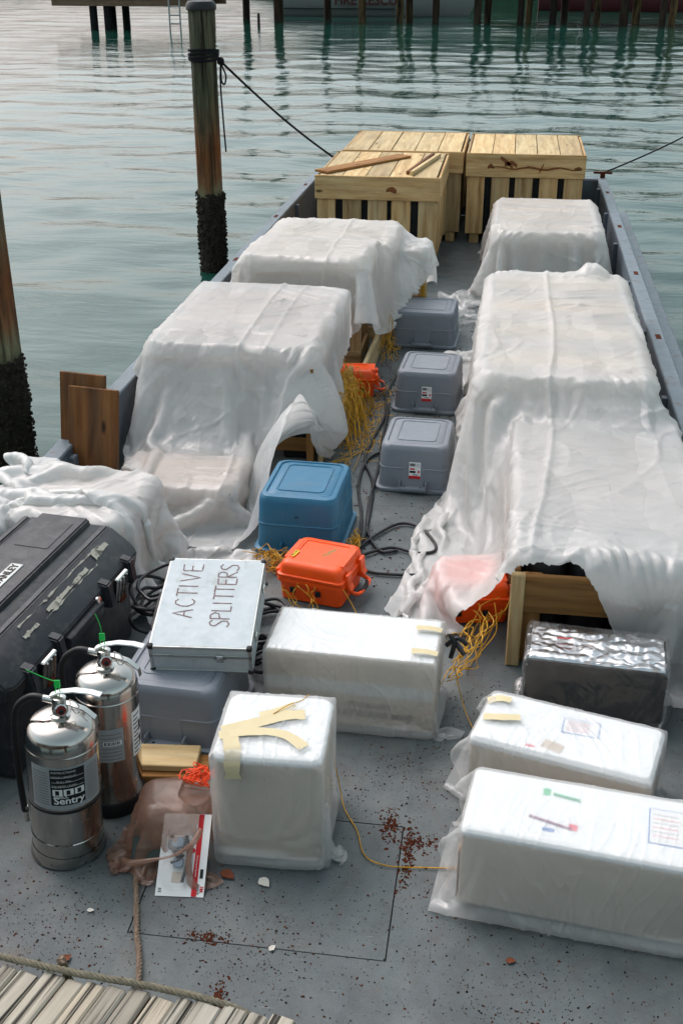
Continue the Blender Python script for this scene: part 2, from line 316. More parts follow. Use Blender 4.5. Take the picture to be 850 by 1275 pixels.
def rope(name, pts, r, mat, parent=None, pitch=0.06, n=14):
    path = smooth_path(pts, n); L = 0; V, F = [], []; strands = [[], [], []]; prev = None; nrm = None
    fine = []
    for a, b in zip(path[:-1], path[1:]):
        m = max(1, int((b - a).length / (pitch / 7))); fine += [a.lerp(b, k / m) for k in range(m)]
    fine.append(path[-1])
    for i, p in enumerate(fine):
        d = (fine[min(i + 1, len(fine) - 1)] - fine[max(0, i - 1)]).normalized()
        if nrm is None: nrm = d.orthogonal().normalized()
        nrm = (nrm - d * nrm.dot(d)).normalized(); b = d.cross(nrm)
        if prev is not None: L += (p - prev).length
        prev = p
        for s in range(3):
            a = 2 * math.pi * (L / pitch + s / 3); strands[s].append(p + (nrm * math.cos(a) + b * math.sin(a)) * r * 0.5)
    for s in strands: tube_geo(s, r * 0.56, 5, V, F)
    return link(name, pydata(name, V, F, 70), mat, parent)
def lathe_mesh(prof, seg=40, cap=True):
    V, F = [], []
    for (r, z) in prof:
        for k in range(seg): a = 2 * math.pi * k / seg; V.append((r * math.cos(a), r * math.sin(a), z))
    for i in range(len(prof) - 1):
        for k in range(seg): F.append((i * seg + k, i * seg + (k + 1) % seg, (i + 1) * seg + (k + 1) % seg, (i + 1) * seg + k))
    if cap:
        F.append(tuple(reversed(range(seg)))); F.append(tuple((len(prof) - 1) * seg + k for k in range(seg)))
    return pydata('lathe', V, F, 40)
def rrect(w, d, r, n=6):
    r = min(r, w / 2 - 1e-4, d / 2 - 1e-4); out = []
    for q, (cx, cy) in enumerate(((w / 2 - r, d / 2 - r), (-w / 2 + r, d / 2 - r), (-w / 2 + r, -d / 2 + r), (w / 2 - r, -d / 2 + r))):
        for k in range(n + 1): a = math.pi / 2 * (q + k / n); out.append((cx + r * math.cos(a), cy + r * math.sin(a)))
    return out
def loft_mesh(rings, n=6, capb=True, capt=True, smooth=35):
    V, F = [], []; m = 4 * (n + 1)
    for (w, d, r, z) in rings: V += [(x, y, z) for x, y in rrect(w, d, r, n)]
    for i in range(len(rings) - 1):
        for k in range(m): F.append((i * m + k, i * m + (k + 1) % m, (i + 1) * m + (k + 1) % m, (i + 1) * m + k))
    if capb: F.append(tuple(reversed(range(m))))
    if capt: F.append(tuple((len(rings) - 1) * m + k for k in range(m)))
    return pydata('loft', V, F, smooth)
def text_mesh(body, size, extrude=0.0006, bend=None, align='CENTER', shear=0.0, bold=0.0):
    cu = bpy.data.curves.new('lettering', 'FONT'); cu.body = body; cu.size = size; cu.extrude = extrude; cu.align_x = align; cu.align_y = 'CENTER'; cu.shear = shear; cu.resolution_u = 3; cu.offset = bold
    o = bpy.data.objects.new('lettering', cu); COL.objects.link(o)
    dg = bpy.context.evaluated_depsgraph_get(); me = bpy.data.meshes.new_from_object(o.evaluated_get(dg))
    bpy.data.objects.remove(o); bpy.data.curves.remove(cu); me.materials.clear()
    if bend:
        rad, th, z0 = bend
        for v in me.vertices:
            a = th + v.co.x / rad; rr = rad + v.co.z + 0.0016; v.co = (rr * math.cos(a), rr * math.sin(a), z0 + v.co.y)
    return finish(me, 0)
def patch_mesh(rad, th0, th1, z0, z1, t=0.0, n=10):
    V, F = [], []
    for k in range(n + 1):
        a = th0 + (th1 - th0) * k / n
        for z in (z0, z1): V.append(((rad + t) * math.cos(a), (rad + t) * math.sin(a), z))
    for k in range(n): F.append((2 * k, 2 * k + 2, 2 * k + 3, 2 * k + 1))
    return pydata('patch', V, F, 60)
def ribbon(strokes, w, z=0.0):
    """flat pen strokes in the local XY plane"""
    V, F = [], []
    for st in strokes:
        pts = [Vector((x, y, z)) for x, y in st]; b = len(V)
        for i, p in enumerate(pts):
            d = (pts[min(i + 1, len(pts) - 1)] - pts[max(0, i - 1)]).normalized(); nn = Vector((-d.y, d.x, 0)) * w * (0.5 + 0.12 * math.sin(i * 2.1))
            V += [p + nn, p - nn]
        for i in range(len(pts) - 1): F.append((b + 2 * i, b + 2 * i + 1, b + 2 * i + 3, b + 2 * i + 2))
    return pydata('ribbon', V, F, 0)

# ------------------------------------------------------------------ cloth: a small position-based solver
class Box:
    def __init__(s, x0, x1, y0, y1, z1, z0=-0.3, rz=0.0, r=0.016, c=None):
        s.c = np.array([(x0 + x1) / 2, (y0 + y1) / 2, (z0 + z1) / 2]); s.h = np.array([(x1 - x0) / 2, (y1 - y0) / 2, (z1 - z0) / 2]); s.r = r
        s.cs, s.sn = math.cos(rz), math.sin(rz)
    def push(s, p, t):
        q = p - s.c; lx = q[:, 0] * s.cs + q[:, 1] * s.sn; ly = -q[:, 0] * s.sn + q[:, 1] * s.cs
        l = np.stack([lx, ly, q[:, 2]], 1); a = np.abs(l) - s.h + s.r
        o = np.maximum(a, 0); ol = np.sqrt((o * o).sum(1)); mxi = a.argmax(1); d = ol + np.minimum(a.max(1), 0) - s.r
        hit = d < t
        if not hit.any(): return None
        idx = np.nonzero(hit)[0]; n = np.zeros((len(idx), 3)); sg = np.sign(l[idx]); sg[sg == 0] = 1
        out = ol[idx] > 1e-9; n[out] = (o[idx] / np.maximum(ol[idx], 1e-9)[:, None] * sg)[out]
        ins = ~out; k = mxi[idx]; nn = np.zeros_like(n); nn[np.arange(len(idx)), k] = sg[np.arange(len(idx)), k]; n[ins] = nn[ins]
        w = np.stack([n[:, 0] * s.cs - n[:, 1] * s.sn, n[:, 0] * s.sn + n[:, 1] * s.cs, n[:, 2]], 1)
        return idx, w, (t - d[idx])
def grid_sets(nu, nv, wrap):
    I = np.arange(nu * nv).reshape(nu, nv); S = []
    def add(a, b, k): S.append((a.ravel(), b.ravel(), k))
    for st, k in ((1, 1.0), (2, 0.12)):
        for ph in range(2):
            if wrap:
                sel = np.array([i for i in range(nu) if (i // st) % 2 == ph]); add(I[sel], I[(sel + st) % nu], k)
            else:
                sel = np.array([i for i in range(nu - st) if (i // st) % 2 == ph]); add(I[sel], I[sel + st], k)
            sel = np.array([j for j in range(nv - st) if (j // st) % 2 == ph]); add(I[:, sel], I[:, sel + st], k)
    for st in (4, 12):                                               # tethers: only stop over-stretching
        for ph in range(2):
            if not wrap and nu > st + 1: sel = np.array([i for i in range(nu - st) if (i // st) % 2 == ph], int); add(I[sel], I[sel + st], -1.0)
            if nv > st + 1: sel = np.array([j for j in range(nv - st) if (j // st) % 2 == ph], int); add(I[:, sel], I[:, sel + st], -1.0)
    for ph in range(2):
        sel = np.array([i for i in range(nu if wrap else nu - 1) if i % 2 == ph]); n2 = (sel + 1) % nu
        add(I[sel][:, :-1], I[n2][:, 1:], 0.5); add(I[sel][:, 1:], I[n2][:, :-1], 0.5)
    return S
def cloth(X0, rest, nu, nv, cols, wrap=False, steps=120, iters=6, t=0.010, mu=0.6, g=5.0, floor=0.006, pins=None, seed=1, damp=0.985, suck=None, bendk=1.0):
    p = X0.reshape(-1, 3).astype(float).copy(); rp = rest.reshape(-1, 3); rr = np.random.default_rng(seed)
    p += rr.normal(0, 0.002, p.shape); v = np.zeros_like(p); dt = 1 / 50
    sets = [(a, b, np.linalg.norm(rp[a] - rp[b], axis=1), k if (k > 0.2 or k < 0) else k * bendk) for a, b, k in grid_sets(nu, nv, wrap)]
    w = np.ones(len(p))
    if pins is not None: w[pins] = 0
    pin = pins is not None
    for s in range(steps):
        v[:, 2] -= g * dt
        if suck is not None: v += suck(p) * dt
        v *= damp if s < steps * 0.7 else 0.93
        if pin: v[pins] = 0
        old = p.copy(); p = p + v * dt
        for it in range(iters):
            for a, b, L, k in sets:
                d = p[b] - p[a]; l = np.sqrt(np.einsum('ij,ij->i', d, d)) + 1e-9; c = ((0.5 * k * (l - L) / l) if k > 0 else (0.5 * np.maximum(l - L, 0) / l))[:, None] * d
                if pin:
                    wa, wb = w[a], w[b]; sm = np.maximum(wa + wb, 1e-9); p[a] += c * (2 * wa / sm)[:, None]; p[b] -= c * (2 * wb / sm)[:, None]
                else: p[a] += c; p[b] -= c
            if it % 3 == 2 or it == iters - 1:
                for cb in cols:
                    h = cb.push(p, t)
                    if h:
                        idx, n, dep = h; p[idx] += n * dep[:, None]
                        m = p[idx] - old[idx]; tn = m - n * (m * n).sum(1)[:, None]; p[idx] -= tn * mu * 0.25
                lo = p[:, 2] < floor; p[lo, 2] = floor; p[lo, :2] -= (p[lo, :2] - old[lo, :2]) * mu * 0.5
        v = (p - old) / dt; sp = np.linalg.norm(v, axis=1); f = np.minimum(1, 4.0 / np.maximum(sp, 1e-9)); v *= f[:, None]
    return p.reshape(nu, nv, 3)
def upsample(G, wrap):
    def up(A, cyc):
        n = len(A)
        if cyc: a, b, c, d = np.roll(A, 1, 0), A, np.roll(A, -1, 0), np.roll(A, -2, 0); mid = (-a + 9 * b + 9 * c - d) / 16; out = np.empty((2 * n,) + A.shape[1:]); out[0::2] = A; out[1::2] = mid
        else:
            E = np.concatenate([2 * A[:1] - A[1:2], A, 2 * A[-1:] - A[-2:-1]]); mid = (-E[:-3] + 9 * E[1:-2] + 9 * E[2:-1] - E[3:]) / 16
            out = np.empty((2 * n - 1,) + A.shape[1:]); out[0::2] = A; out[1::2] = mid
        return out
    return up(up(G, wrap).swapaxes(0, 1), False).swapaxes(0, 1)
_perm = np.random.default_rng(5).permutation(256); _perm = np.concatenate([_perm, _perm, _perm]); _gr = np.random.default_rng(6).normal(0, 1, (256, 3)); _gr /= np.linalg.norm(_gr, axis=1, keepdims=True)
def vnoise(x, y, z):
    """gradient noise on arrays, about -1..1"""
    x, y, z = np.broadcast_arrays(np.asarray(x, float), np.asarray(y, float), np.asarray(z, float))
    xi, yi, zi = (np.floor(q).astype(int) for q in (x, y, z)); fx, fy, fz = x - xi, y - yi, z - zi; xi &= 255; yi &= 255; zi &= 255
    u, v, w = (f * f * f * (f * (f * 6 - 15) + 10) for f in (fx, fy, fz)); out = 0
    for a in (0, 1):
        for b in (0, 1):
            for c in (0, 1):
                g = _gr[_perm[_perm[_perm[xi + a] + yi + b] + zi + c]]
                out = out + (u if a else 1 - u) * (v if b else 1 - v) * (w if c else 1 - w) * (g[..., 0] * (fx - a) + g[..., 1] * (fy - b) + g[..., 2] * (fz - c))
    return out * 1.6
def film_creases(Rm, seed, folds, amp):
    """creases of a thin film in its own flat pattern: long tight ridges in a few directions, plus the fold lines it was packed with"""
    H = np.zeros(Rm.shape[:2]); U_, V_ = Rm[..., 0], Rm[..., 1]
    for (th, fl, fsh, k, pw) in ((0.30, 0.9, 5.5, 1.1, 10), (-0.22, 1.2, 8.5, 0.9, 10), (1.30, 1.2, 7.0, 0.7, 10), (0.75, 2.2, 15.0, 0.35, 6)):
        c, s_ = math.cos(th), math.sin(th); a = U_ * c + V_ * s_; b = -U_ * s_ + V_ * c
        n = 1 - np.minimum(1, 1.3 * np.abs(vnoise(a * fl + seed, b * fsh + 1.5 * vnoise(a * 1.3, b * 1.3, seed), th * 9)))
        m = np.clip(vnoise(a * 1.3, b * 1.3, seed + th * 5) + 0.22, 0, 1); H += k * n ** pw * m
    for ax, pos, w in folds: H += 1.1 * w * np.exp(-np.abs(Rm[..., ax] - pos) / 0.011)
    return H * amp
def grid_mesh(name, G, wrap=False, crease=0.004, fs=7.0, seed=0.0, up=True, Rm=None, folds=(), camp=0.015, torn=False):
    if up: G = upsample(G, wrap)
    if Rm is not None:
        G = upsample(G, wrap); Rm = upsample(upsample(Rm, wrap), wrap)
        du = np.gradient(G, axis=0); dv = np.gradient(G, axis=1); N = np.cross(du, dv); N /= np.linalg.norm(N, axis=2, keepdims=True) + 1e-9
        if wrap: N[:2] = N[2]; N[-2:] = N[-3]
        G = G + N * film_creases(Rm, seed, folds, camp)[..., None]; G[..., 2] = np.maximum(G[..., 2], 0.003)
        if torn:                                                     # ragged teeth along the torn edges
            rt = np.random.default_rng(int(seed * 10)); q = (np.clip(rt.random(G.shape[0]) * 1.6 - 0.5, 0, 1) + 0.8 * np.clip(vnoise(np.arange(G.shape[0]) * 0.23, seed, 0), 0, 1))[:, None]; G[:, 0] += (G[:, 2] - G[:, 0]) * q * 0.9
            q = np.clip(rt.random(G.shape[1]) * 1.6 - 0.6, 0, 1)[:, None]; G[-1] += (G[-3] - G[-1]) * q * 0.9
    nu, nv = G.shape[:2]
    if crease:
        du = (np.roll(G, -1, 0) - np.roll(G, 1, 0)) if wrap else np.gradient(G, axis=0); dv = np.gradient(G, axis=1)
        N = np.cross(du, dv); N /= np.linalg.norm(N, axis=2, keepdims=True) + 1e-9
        H = np.abs(vnoise(G[..., 0] * fs * 0.55 + seed, G[..., 1] * fs + G[..., 0] * 2.2, G[..., 2] * fs * 0.8))
        H2 = np.abs(vnoise(G[..., 0] * fs * 2.1 + seed, G[..., 1] * fs * 1.7 - G[..., 0] * 3, G[..., 2] * fs * 2))
        G = G + N * ((0.5 - H) * crease * 1.4 + (0.4 - H2) * crease * 0.6)[..., None]
        G[..., 2] = np.maximum(G[..., 2], 0.003)
    I = np.arange(nu * nv).reshape(nu, nv); J = np.roll(I, -1, 0) if wrap else I[1:]; I0 = I if wrap else I[:-1]
    F = np.stack([I0[:, :-1], J[:, :-1], J[:, 1:], I0[:, 1:]], -1).reshape(-1, 4)
    me = bpy.data.meshes.new(name); me.from_pydata(G.reshape(-1, 3).tolist(), [], F.tolist()); me.update(); me.shade_smooth(); return me
def jag(x, a, s):
    return a * (mnoise.noise(Vector((x * 9, s, 0))) + 0.7 * mnoise.noise(Vector((x * 31, s, 4))) + 0.5 * mnoise.noise(Vector((x * 70, s, 9))))
def interp(tab):
    xs, ys = zip(*tab); return lambda u: float(np.interp(u, xs, ys))
def sheet(name, label, u0, u1, v0f, v1f, step, z0, cols, steps=120, mat=None, group=None, jg=(0.0, 0.0, 0.0, 0.0), fold=0.0, seed=1, init=None, crease=0.004, bendk=1.0, iters=6, hang=None, front=0.62, left=0.66, folds=(), pinned=None):
    """a sheet whose cut pattern is u0..u1 by v0(u)..v1(u), dropped flat over what stands below it"""
    nu = int((u1 - u0) / step) + 1; vm = [(v1f(u) - v0f(u)) for u in np.linspace(u0, u1, 9)]; nv = int(max(vm) / step) + 1
    Rm = np.zeros((nu, nv, 3)); us = np.linspace(u0, u1, nu)
    for i, u in enumerate(us):
        a, b = v0f(u) + jag(u, jg[2], seed), v1f(u) + jag(u, jg[3], seed + 5); Rm[i, :, 1] = np.linspace(a, b, nv); Rm[i, :, 0] = u
    for j in range(nv):
        q = jag(Rm[nu // 2, j, 1], jg[0], seed + 9), jag(Rm[nu // 2, j, 1], jg[1], seed + 13); k = np.linspace(0, 1, nu)
        Rm[:, j, 0] += q[0] * np.maximum(0, 1 - k * 12) + q[1] * np.maximum(0, 1 - (1 - k) * 12)
    X = init(Rm) if init else Rm + np.array([0, 0, z0])
    if hang:
        xa, xb_, ya, yb_ = hang; ex0, ex1, ey0, ey1 = (np.maximum(0, q) for q in (xa - Rm[..., 0], Rm[..., 0] - xb_, ya - Rm[..., 1], Rm[..., 1] - yb_))
        X[..., 0] += ex0 * left - ex1 * 0.66; X[..., 1] += ey0 * front - ey1 * 0.66; X[..., 2] -= 0.93 * np.maximum.reduce([ex0, ex1, ey0 * (1 if front > 0.5 else 0.56), ey1]); X[..., 2] = np.maximum(X[..., 2], 0.03 + 0.01 * np.sin(Rm[..., 0] * 37 + Rm[..., 1] * 29))
    if fold: X = X + np.stack([np.zeros((nu, nv)), np.zeros((nu, nv)), fold * np.array([[mnoise.noise(Vector((u * 2.5, v * 2.5, seed))) for v in Rm[i, :, 1]] for i, u in enumerate(us)])], -1)
    pins = None
    if pinned: pins = np.array([i * nv for i, u in enumerate(us) if pinned[0] < u < pinned[1]])
    G = cloth(X, Rm, nu, nv, cols, steps=steps, seed=seed, bendk=bendk, iters=iters, pins=pins)
    o = link(name, grid_mesh(name, G, False, crease * 0.15, seed=seed * 3.1, Rm=Rm, folds=folds, torn=jg[2] > 0, camp=0.016 if crease < 0.008 else 0.022), mat or M['film']); tag(o, label, 'plastic sheet', group); return o
def bag_over(name, parent, mat, w, d, h, slack=1.05, ends=(0.06, 0.06), closed=(False, True), nu=64, nl=44, steps=70, seed=1, crease=0.003, extra=None, lift=0.0, r=0.012, inner=None):
    """film tube pulled over a box lying along local X (box centred on x,y=0, standing on z=0)"""
    W2, H2 = d * slack, h * slack; ring = []
    per = 2 * (W2 + H2); rr_ = 0.04
    for k in range(nu):
        s = per * k / nu; y, z = 0, 0
        if s < W2: y, z = -W2 / 2 + s, 0
        elif s < W2 + H2: y, z = W2 / 2, s - W2
        elif s < 2 * W2 + H2: y, z = W2 / 2 - (s - W2 - H2), H2
        else: y, z = -W2 / 2, H2 - (s - 2 * W2 - H2)
        ring.append((y, z))
    cols_ = []
    L0, L1 = -w / 2 - (0.006 if closed[0] else ends[0]), w / 2 + (0.006 if closed[1] else ends[1])
    def cap(x, sgn):
        return [(x + sgn * ends[0 if sgn < 0 else 1] * (1 - f), f) for f in (0.12, 0.34, 0.56, 0.78, 0.94)]
    st = [(x, 1.0) for x in np.linspace(L0, L1, nl)]
    if closed[0]: st = [(x, f) for x, f in cap(L0, -1)] + st
    if closed[1]: st = st + [(x, f) for x, f in reversed(cap(L1, 1))]
    X = np.zeros((nu, len(st), 3))
    for j, (x, f) in enumerate(st):
        for i, (y, z) in enumerate(ring): X[i, j] = (x, y * f, 0.006 + H2 / 2 + (z - H2 / 2) * f)
    X0 = X.copy(); X0[..., 2] += 0.001
    inn = Box(-w / 2, w / 2, -d / 2, d / 2, h, 0.012, r=r)
    G = cloth(X0, X, nu, len(st), [inn] + (extra or []), wrap=True, steps=steps, iters=7, t=0.007, seed=seed, floor=0.005, mu=0.5, bendk=0.6, g=1.2)
    Rb = np.zeros_like(X); Rb[..., 0] = (per * np.arange(nu) / nu)[:, None] * 2.6; Rb[..., 1] = np.array([q[0] for q in st])[None] * 2.6
    return link(name, grid_mesh(name, G, True, crease * 0.6, fs=9, seed=seed * 1.7, Rm=Rb, camp=0.0055), mat, parent)

# ================================================================== SETTING
# ---- water
def graded(a, b, fine0, fine1, d0, grow, dmax):
    xs = list(np.arange(fine0, fine1, d0)); d = d0; x = xs[-1]
    while x < b: d = min(d * grow, dmax); x += d; xs.append(x)
    d = d0; x = fine0; lo = []
    while x > a: d = min(d * grow, dmax); x -= d; lo.append(x)
    return np.array(lo[::-1] + xs)
wx = graded(-70, 60, -5.5, 3.5, 0.085, 1.035, 3.0); wy = graded(-12, 130, 4.5, 16.0, 0.085, 1.012, 2.0)
wx = np.concatenate([[-3000, -800, -250], wx, [250, 800, 3000]]); wy = np.concatenate([[-1500, -100], wy, [300, 1000, 4000]])
GX, GY = np.meshgrid(wx, wy, indexing='ij'); GZ = np.zeros_like(GX); wr = np.random.default_rng(3)
for k in range(46):
    lam = 0.45 * (9.0 ** wr.random()); ang = wr.normal(R(80), 0.55); amp = lam * 0.0020 * wr.uniform(0.4, 1.2); kx, ky = 2 * math.pi / lam * math.cos(ang), 2 * math.pi / lam * math.sin(ang)
    fade = np.clip(1.25 - np.hypot(GX, GY) / (lam * 60), 0, 1); GZ += fade * amp * np.sin(kx * GX + ky * GY + wr.uniform(0, 6.28))
for (cx_, cy_) in ((-3.0, 6.3), (-2.9, 11.2)):
    d_ = np.hypot(GX - cx_, GY - cy_); GZ += 0.003 * np.sin(d_ * 2 * math.pi / 0.17) * np.exp(-d_ / 0.7)
GZ *= np.exp(-np.maximum(0, np.hypot(GX, GY) - 150) / 50)
WZ = -0.30
nxw, nyw = GX.shape; Iw = np.arange(nxw * nyw).reshape(nxw, nyw)
Fw = np.stack([Iw[:-1, :-1], Iw[1:, :-1], Iw[1:, 1:], Iw[:-1, 1:]], -1).reshape(-1, 4)
me = bpy.data.meshes.new('water'); me.from_pydata(np.stack([GX, GY, GZ + WZ], -1).reshape(-1, 3).tolist(), [], Fw.tolist()); me.update(); me.shade_smooth()
water = link('water', me, M['water']); water['kind'] = 'structure'

# ---- barge
XL, XR, YN, YF, ZW = -2.04, 0.94, 1.70, 12.76, 0.41
barge = thing('barge', 'long flat grey steel barge with low side walls carrying all the cargo', 'barge', (0, 0, 0))
box('hull', (XR - XL + 0.75, YF - YN + 0.30, 0.55), M['hull_grey'], barge, ((XL + XR) / 2, (YN + YF) / 2, -0.30), bev=0.02)
hx0, hx1, hy0, hy1 = -0.977, -0.209, 2.361, 2.93               # hatch plate let into the near deck
for (a, b, c, d, gp) in ((hx0, hx1, hy0, hy1, 0.007), (XL, hx0, YN, 5.35, 0), (hx1, XR, YN, 5.35, 0), (hx0, hx1, YN, hy0, 0), (hx0, hx1, hy1, 5.35, 0), (XL, -0.6, 5.35, 7.85, 0.001), (-0.6, XR, 5.35, 7.85, 0.001), (XL, -1.2, 7.85, 10.35, 0.001), (-1.2, 0.1, 7.85, 10.35, 0.001), (0.1, XR, 7.85, 10.35, 0.001), (XL, -0.6, 10.35, YF, 0.001), (-0.6, XR, 10.35, YF, 0.001)):
    box('deck_plate', (b - a - gp, d - c - gp, 0.022), M['deck'], barge, ((a + b) / 2, (c + d) / 2, -0.011), bev=0.0012 if gp else 0)
box('dark_seam_sheet', (hx1 - hx0 + 0.02, hy1 - hy0 + 0.02, 0.003), M['void'], barge, ((hx0 + hx1) / 2, (hy0 + hy1) / 2, -0.0195), bev=0)  # black sheet in place of the shade inside the hatch gap
for (s, xi) in ((-1, XL), (1, XR)):
    box('side_wall', (0.012, YF - YN, ZW - 0.01), M['hull_grey'], barge, (xi + s * 0.010, (YN + YF) / 2, ZW / 2 - 0.005), bev=0.003)
    ra = box('top_rail', (0.090, YF - YN + 0.12, 0.022), M['rail_grey'], barge, (xi + s * 0.048, (YN + YF) / 2 + 0.06, ZW + 0.002), bev=0.006)
    for yy in (3.2, 5.05, 5.62, 7.15, 8.75, 10.4, 12.0):
        box('slot', (0.040, 0.105, 0.024), M['rust'], ra, (s * 0.004, yy - (YN + YF) / 2 - 0.06, 0.0012), bev=0.006)
    box('side_ledge', (0.22, YF - YN + 0.2, 0.03), M['rail_grey'], barge, (xi + s * 0.232, (YN + YF) / 2 + 0.05, 0.045), bev=0.008)
    for yy in np.arange(2.4, 12.6, 1.25):
        box('wall_rib', (0.035, 0.05, ZW - 0.03), M['hull_grey'], barge, (xi - s * 0.012, yy, ZW / 2 - 0.01), bev=0.004)
box('end_wall', (XR - XL + 0.02, 0.012, ZW), M['hull_grey'], barge, ((XL + XR) / 2, YF + 0.008, ZW / 2), bev=0.003)
box('end_rail', (XR - XL - 0.004, 0.10, 0.020), M['rail_grey'], barge, ((XL + XR) / 2, YF + 0.062, ZW + 0.001), bev=0.006)
for xx in (-1.2, 0.62): box('wall_rib', (0.05, 0.035, ZW - 0.03), M['hull_grey'], barge, (xx, YF - 0.014, ZW / 2 - 0.01), bev=0.004)
box('corner_post', (0.09, 0.09, ZW + 0.06), M['hull_grey'], barge, (XL + 0.04, YF - 0.05, ZW / 2 + 0.03), bev=0.008)
for xx in (-1.78, 0.99):
    cl = box('cleat', (0.05, 0.04, 0.05), M['rust'], barge, (xx, YF + 0.07, ZW + 0.037), bev=0.008); box('horn', (0.20, 0.028, 0.024), M['rust'], cl, (0, 0, 0.03), bev=0.01, seg=2)

# ---- near wooden dock the picture is taken from
ZD = 0.80; DA = R(-4.0)
dock = thing('wooden_dock', 'weathered grey plank dock edge in the lower left corner', 'dock', (-0.62, 1.50, 0), (0, 0, DA))
x = -2.4; k = 0
while x < 0.44:
    w_ = random.uniform(0.034, 0.066); dy = random.uniform(-0.006, 0.005); L_ = 2.2
    if x > 0.30: dy -= 0.035
    a_ = R(random.uniform(-12, -10)) if x < -0.1 else R(-11)
    plank('plank', L_, w_ - random.uniform(0.0015, 0.005), 0.045, M['dock_wood'], dock, (x + w_ / 2 - math.sin(-a_) * L_ / 2, dy - L_ / 2 * math.cos(a_), ZD - 0.0225 + random.uniform(-0.002, 0.002)), 'y', extra=(0, 0, a_), bev=0.004)
    x += w_
for yy in (-0.22, -1.2): box('stringer', (3.2, 0.09, 0.18), M['far_wood'], dock, (-0.9, yy, ZD - 0.145), bev=0.006)
for xx in (-2.2, -0.9, 0.3):
    link('post', lathe_mesh([(0.11, -1.6), (0.10, ZD - 0.24)], 16), M['pile'], dock, (xx, -0.38, 0))
rp = [(-2.3, 1.645, ZD - 0.02), (-1.6, 1.60, ZD + 0.010), (-1.10, 1.553, ZD + 0.012), (-0.92, 1.535, ZD + 0.008), (-0.74, 1.513, ZD + 0.010), (-0.58, 1.505, ZD + 0.006), (-0.44, 1.492, ZD - 0.002), (-0.37, 1.478, ZD - 0.03), (-0.36, 1.47, ZD - 0.12)]
tag(rope('rope', rp, 0.0075, M['rope_grey'], pitch=0.035), 'thin weathered rope lying along the edge of the plank dock', 'rope')
tag(rope('rope', [(-1.03, 2.70, 0.02), (-1.035, 2.64, 0.012), (-0.99, 2.50, 0.012), (-0.945, 2.36, 0.012), (-0.90, 2.24, 0.014), (-0.87, 2.10, 0.03), (-0.84, 1.9, 0.16), (-0.80, 1.66, 0.50), (-0.78, 1.54, ZD + 0.01)], 0.0095, M['rope'], pitch=0.04), 'tan twisted rope running from the brown bag to the dock', 'rope')

# ---- piles standing in the water
def big_pile(name, label, x, y, r, top, growth_top, seed):
    t = thing(name, label, 'mooring pile', (x, y, WZ), (R(random.uniform(-.3, .3)), 0, 0))
    def skin(r0, r1, z0, z1, nz, ns, amp, fq, cap):
        V, F = [], []
        for i in range(nz):
            z = z0 + (z1 - z0) * i / (nz - 1); rr = r0 + (r1 - r0) * i / (nz - 1)
            for k in range(ns):
                a = 2 * math.pi * k / ns; n = mnoise.noise(Vector((math.cos(a) * fq[0] + seed, math.sin(a) * fq[0], z * fq[1]))) + 0.6 * mnoise.noise(Vector((math.cos(a) * fq[0] * 3, math.sin(a) * fq[0] * 3 + seed, z * fq[1] * 3)))
                q = rr + amp * n; fr_ = i / (nz - 1); V.append((q * math.cos(a), q * math.sin(a), z + (0 if cap else 0.07 * fr_ ** 6 * mnoise.noise(Vector((math.cos(a) * 2.5, math.sin(a) * 2.5, seed))))))
        for i in range(nz - 1):
            for k in range(ns): F.append((i * ns + k, i * ns + (k + 1) % ns, (i + 1) * ns + (k + 1) % ns, (i + 1) * ns + k))
        if cap: F.append(tuple((nz - 1) * ns + k for k in range(ns)))
        return pydata('skin', V, F, 80)
    link('trunk', skin(r, r * 0.96, -1.2, top - WZ, 60, 40, 0.006, (5, 0.6), True), M['pile'], t)
    link('growth', skin(r + 0.012, r + 0.008, -1.0, growth_top - WZ, 90, 56, 0.016, (4, 12), False), M['growth'], t)
    V, F = [], []; rg = random.Random(seed)
    for i in range(520):
        z = rg.uniform(-0.05, growth_top - WZ + 0.02); a = rg.uniform(0, 6.283); s = rg.uniform(0.006, 0.017); c = Vector(((r + 0.012) * math.cos(a), (r + 0.012) * math.sin(a), z)); n = Vector((math.cos(a), math.sin(a), 0)); tx = Vector((-n.y, n.x, 0)); b = len(V)
        for (rad, off) in ((s, 0), (s * 0.5, s * 1.1)):
            for k in range(5): q = 6.283 * k / 5; V.append(c + n * off + (tx * math.cos(q) + Vector((0, 0, 1)) * math.sin(q)) * rad)
        for k in range(5): F.append((b + k, b + (k + 1) % 5, b + 5 + (k + 1) % 5, b + 5 + k))
        F.append(tuple(b + 5 + k for k in range(5)))
    o = link('barnacles', pydata('barnacles', V, F, 30), M['growth'], t); o['kind'] = 'stuff'
    return t
PX2, PY2 = -2.905, 11.2
p1 = big_pile('mooring_pile', 'thick rusty brown mooring pile cut off by the left picture edge', -2.99, 6.26, 0.135, 2.3, 0.38, 11)
p2 = big_pile('mooring_pile', 'tall green and rust stained pile with black rope tied round it', PX2, PY2, 0.125, 2.18, 0.46, 23)
link('pile_cap', lathe_mesh([(0.139, 2.48 - 0.06), (0.142, 2.48 - 0.02), (0.12, 2.48 + 0.015), (0.0005, 2.48 + 0.02)], 32), M['cable'], p2)
V, F = [], []
for k in range(4):
    zz = 1.70 + k * 0.024; tube_geo([Vector((PX2 + 0.137 * math.cos(a), PY2 + 0.137 * math.sin(a), zz + 0.012 * math.sin(a + k))) for a in np.linspace(0, 2 * math.pi, 30)], 0.012, 6, V, F)
kn = Vector((PX2 + 0.165, PY2 - 0.02, 1.68))
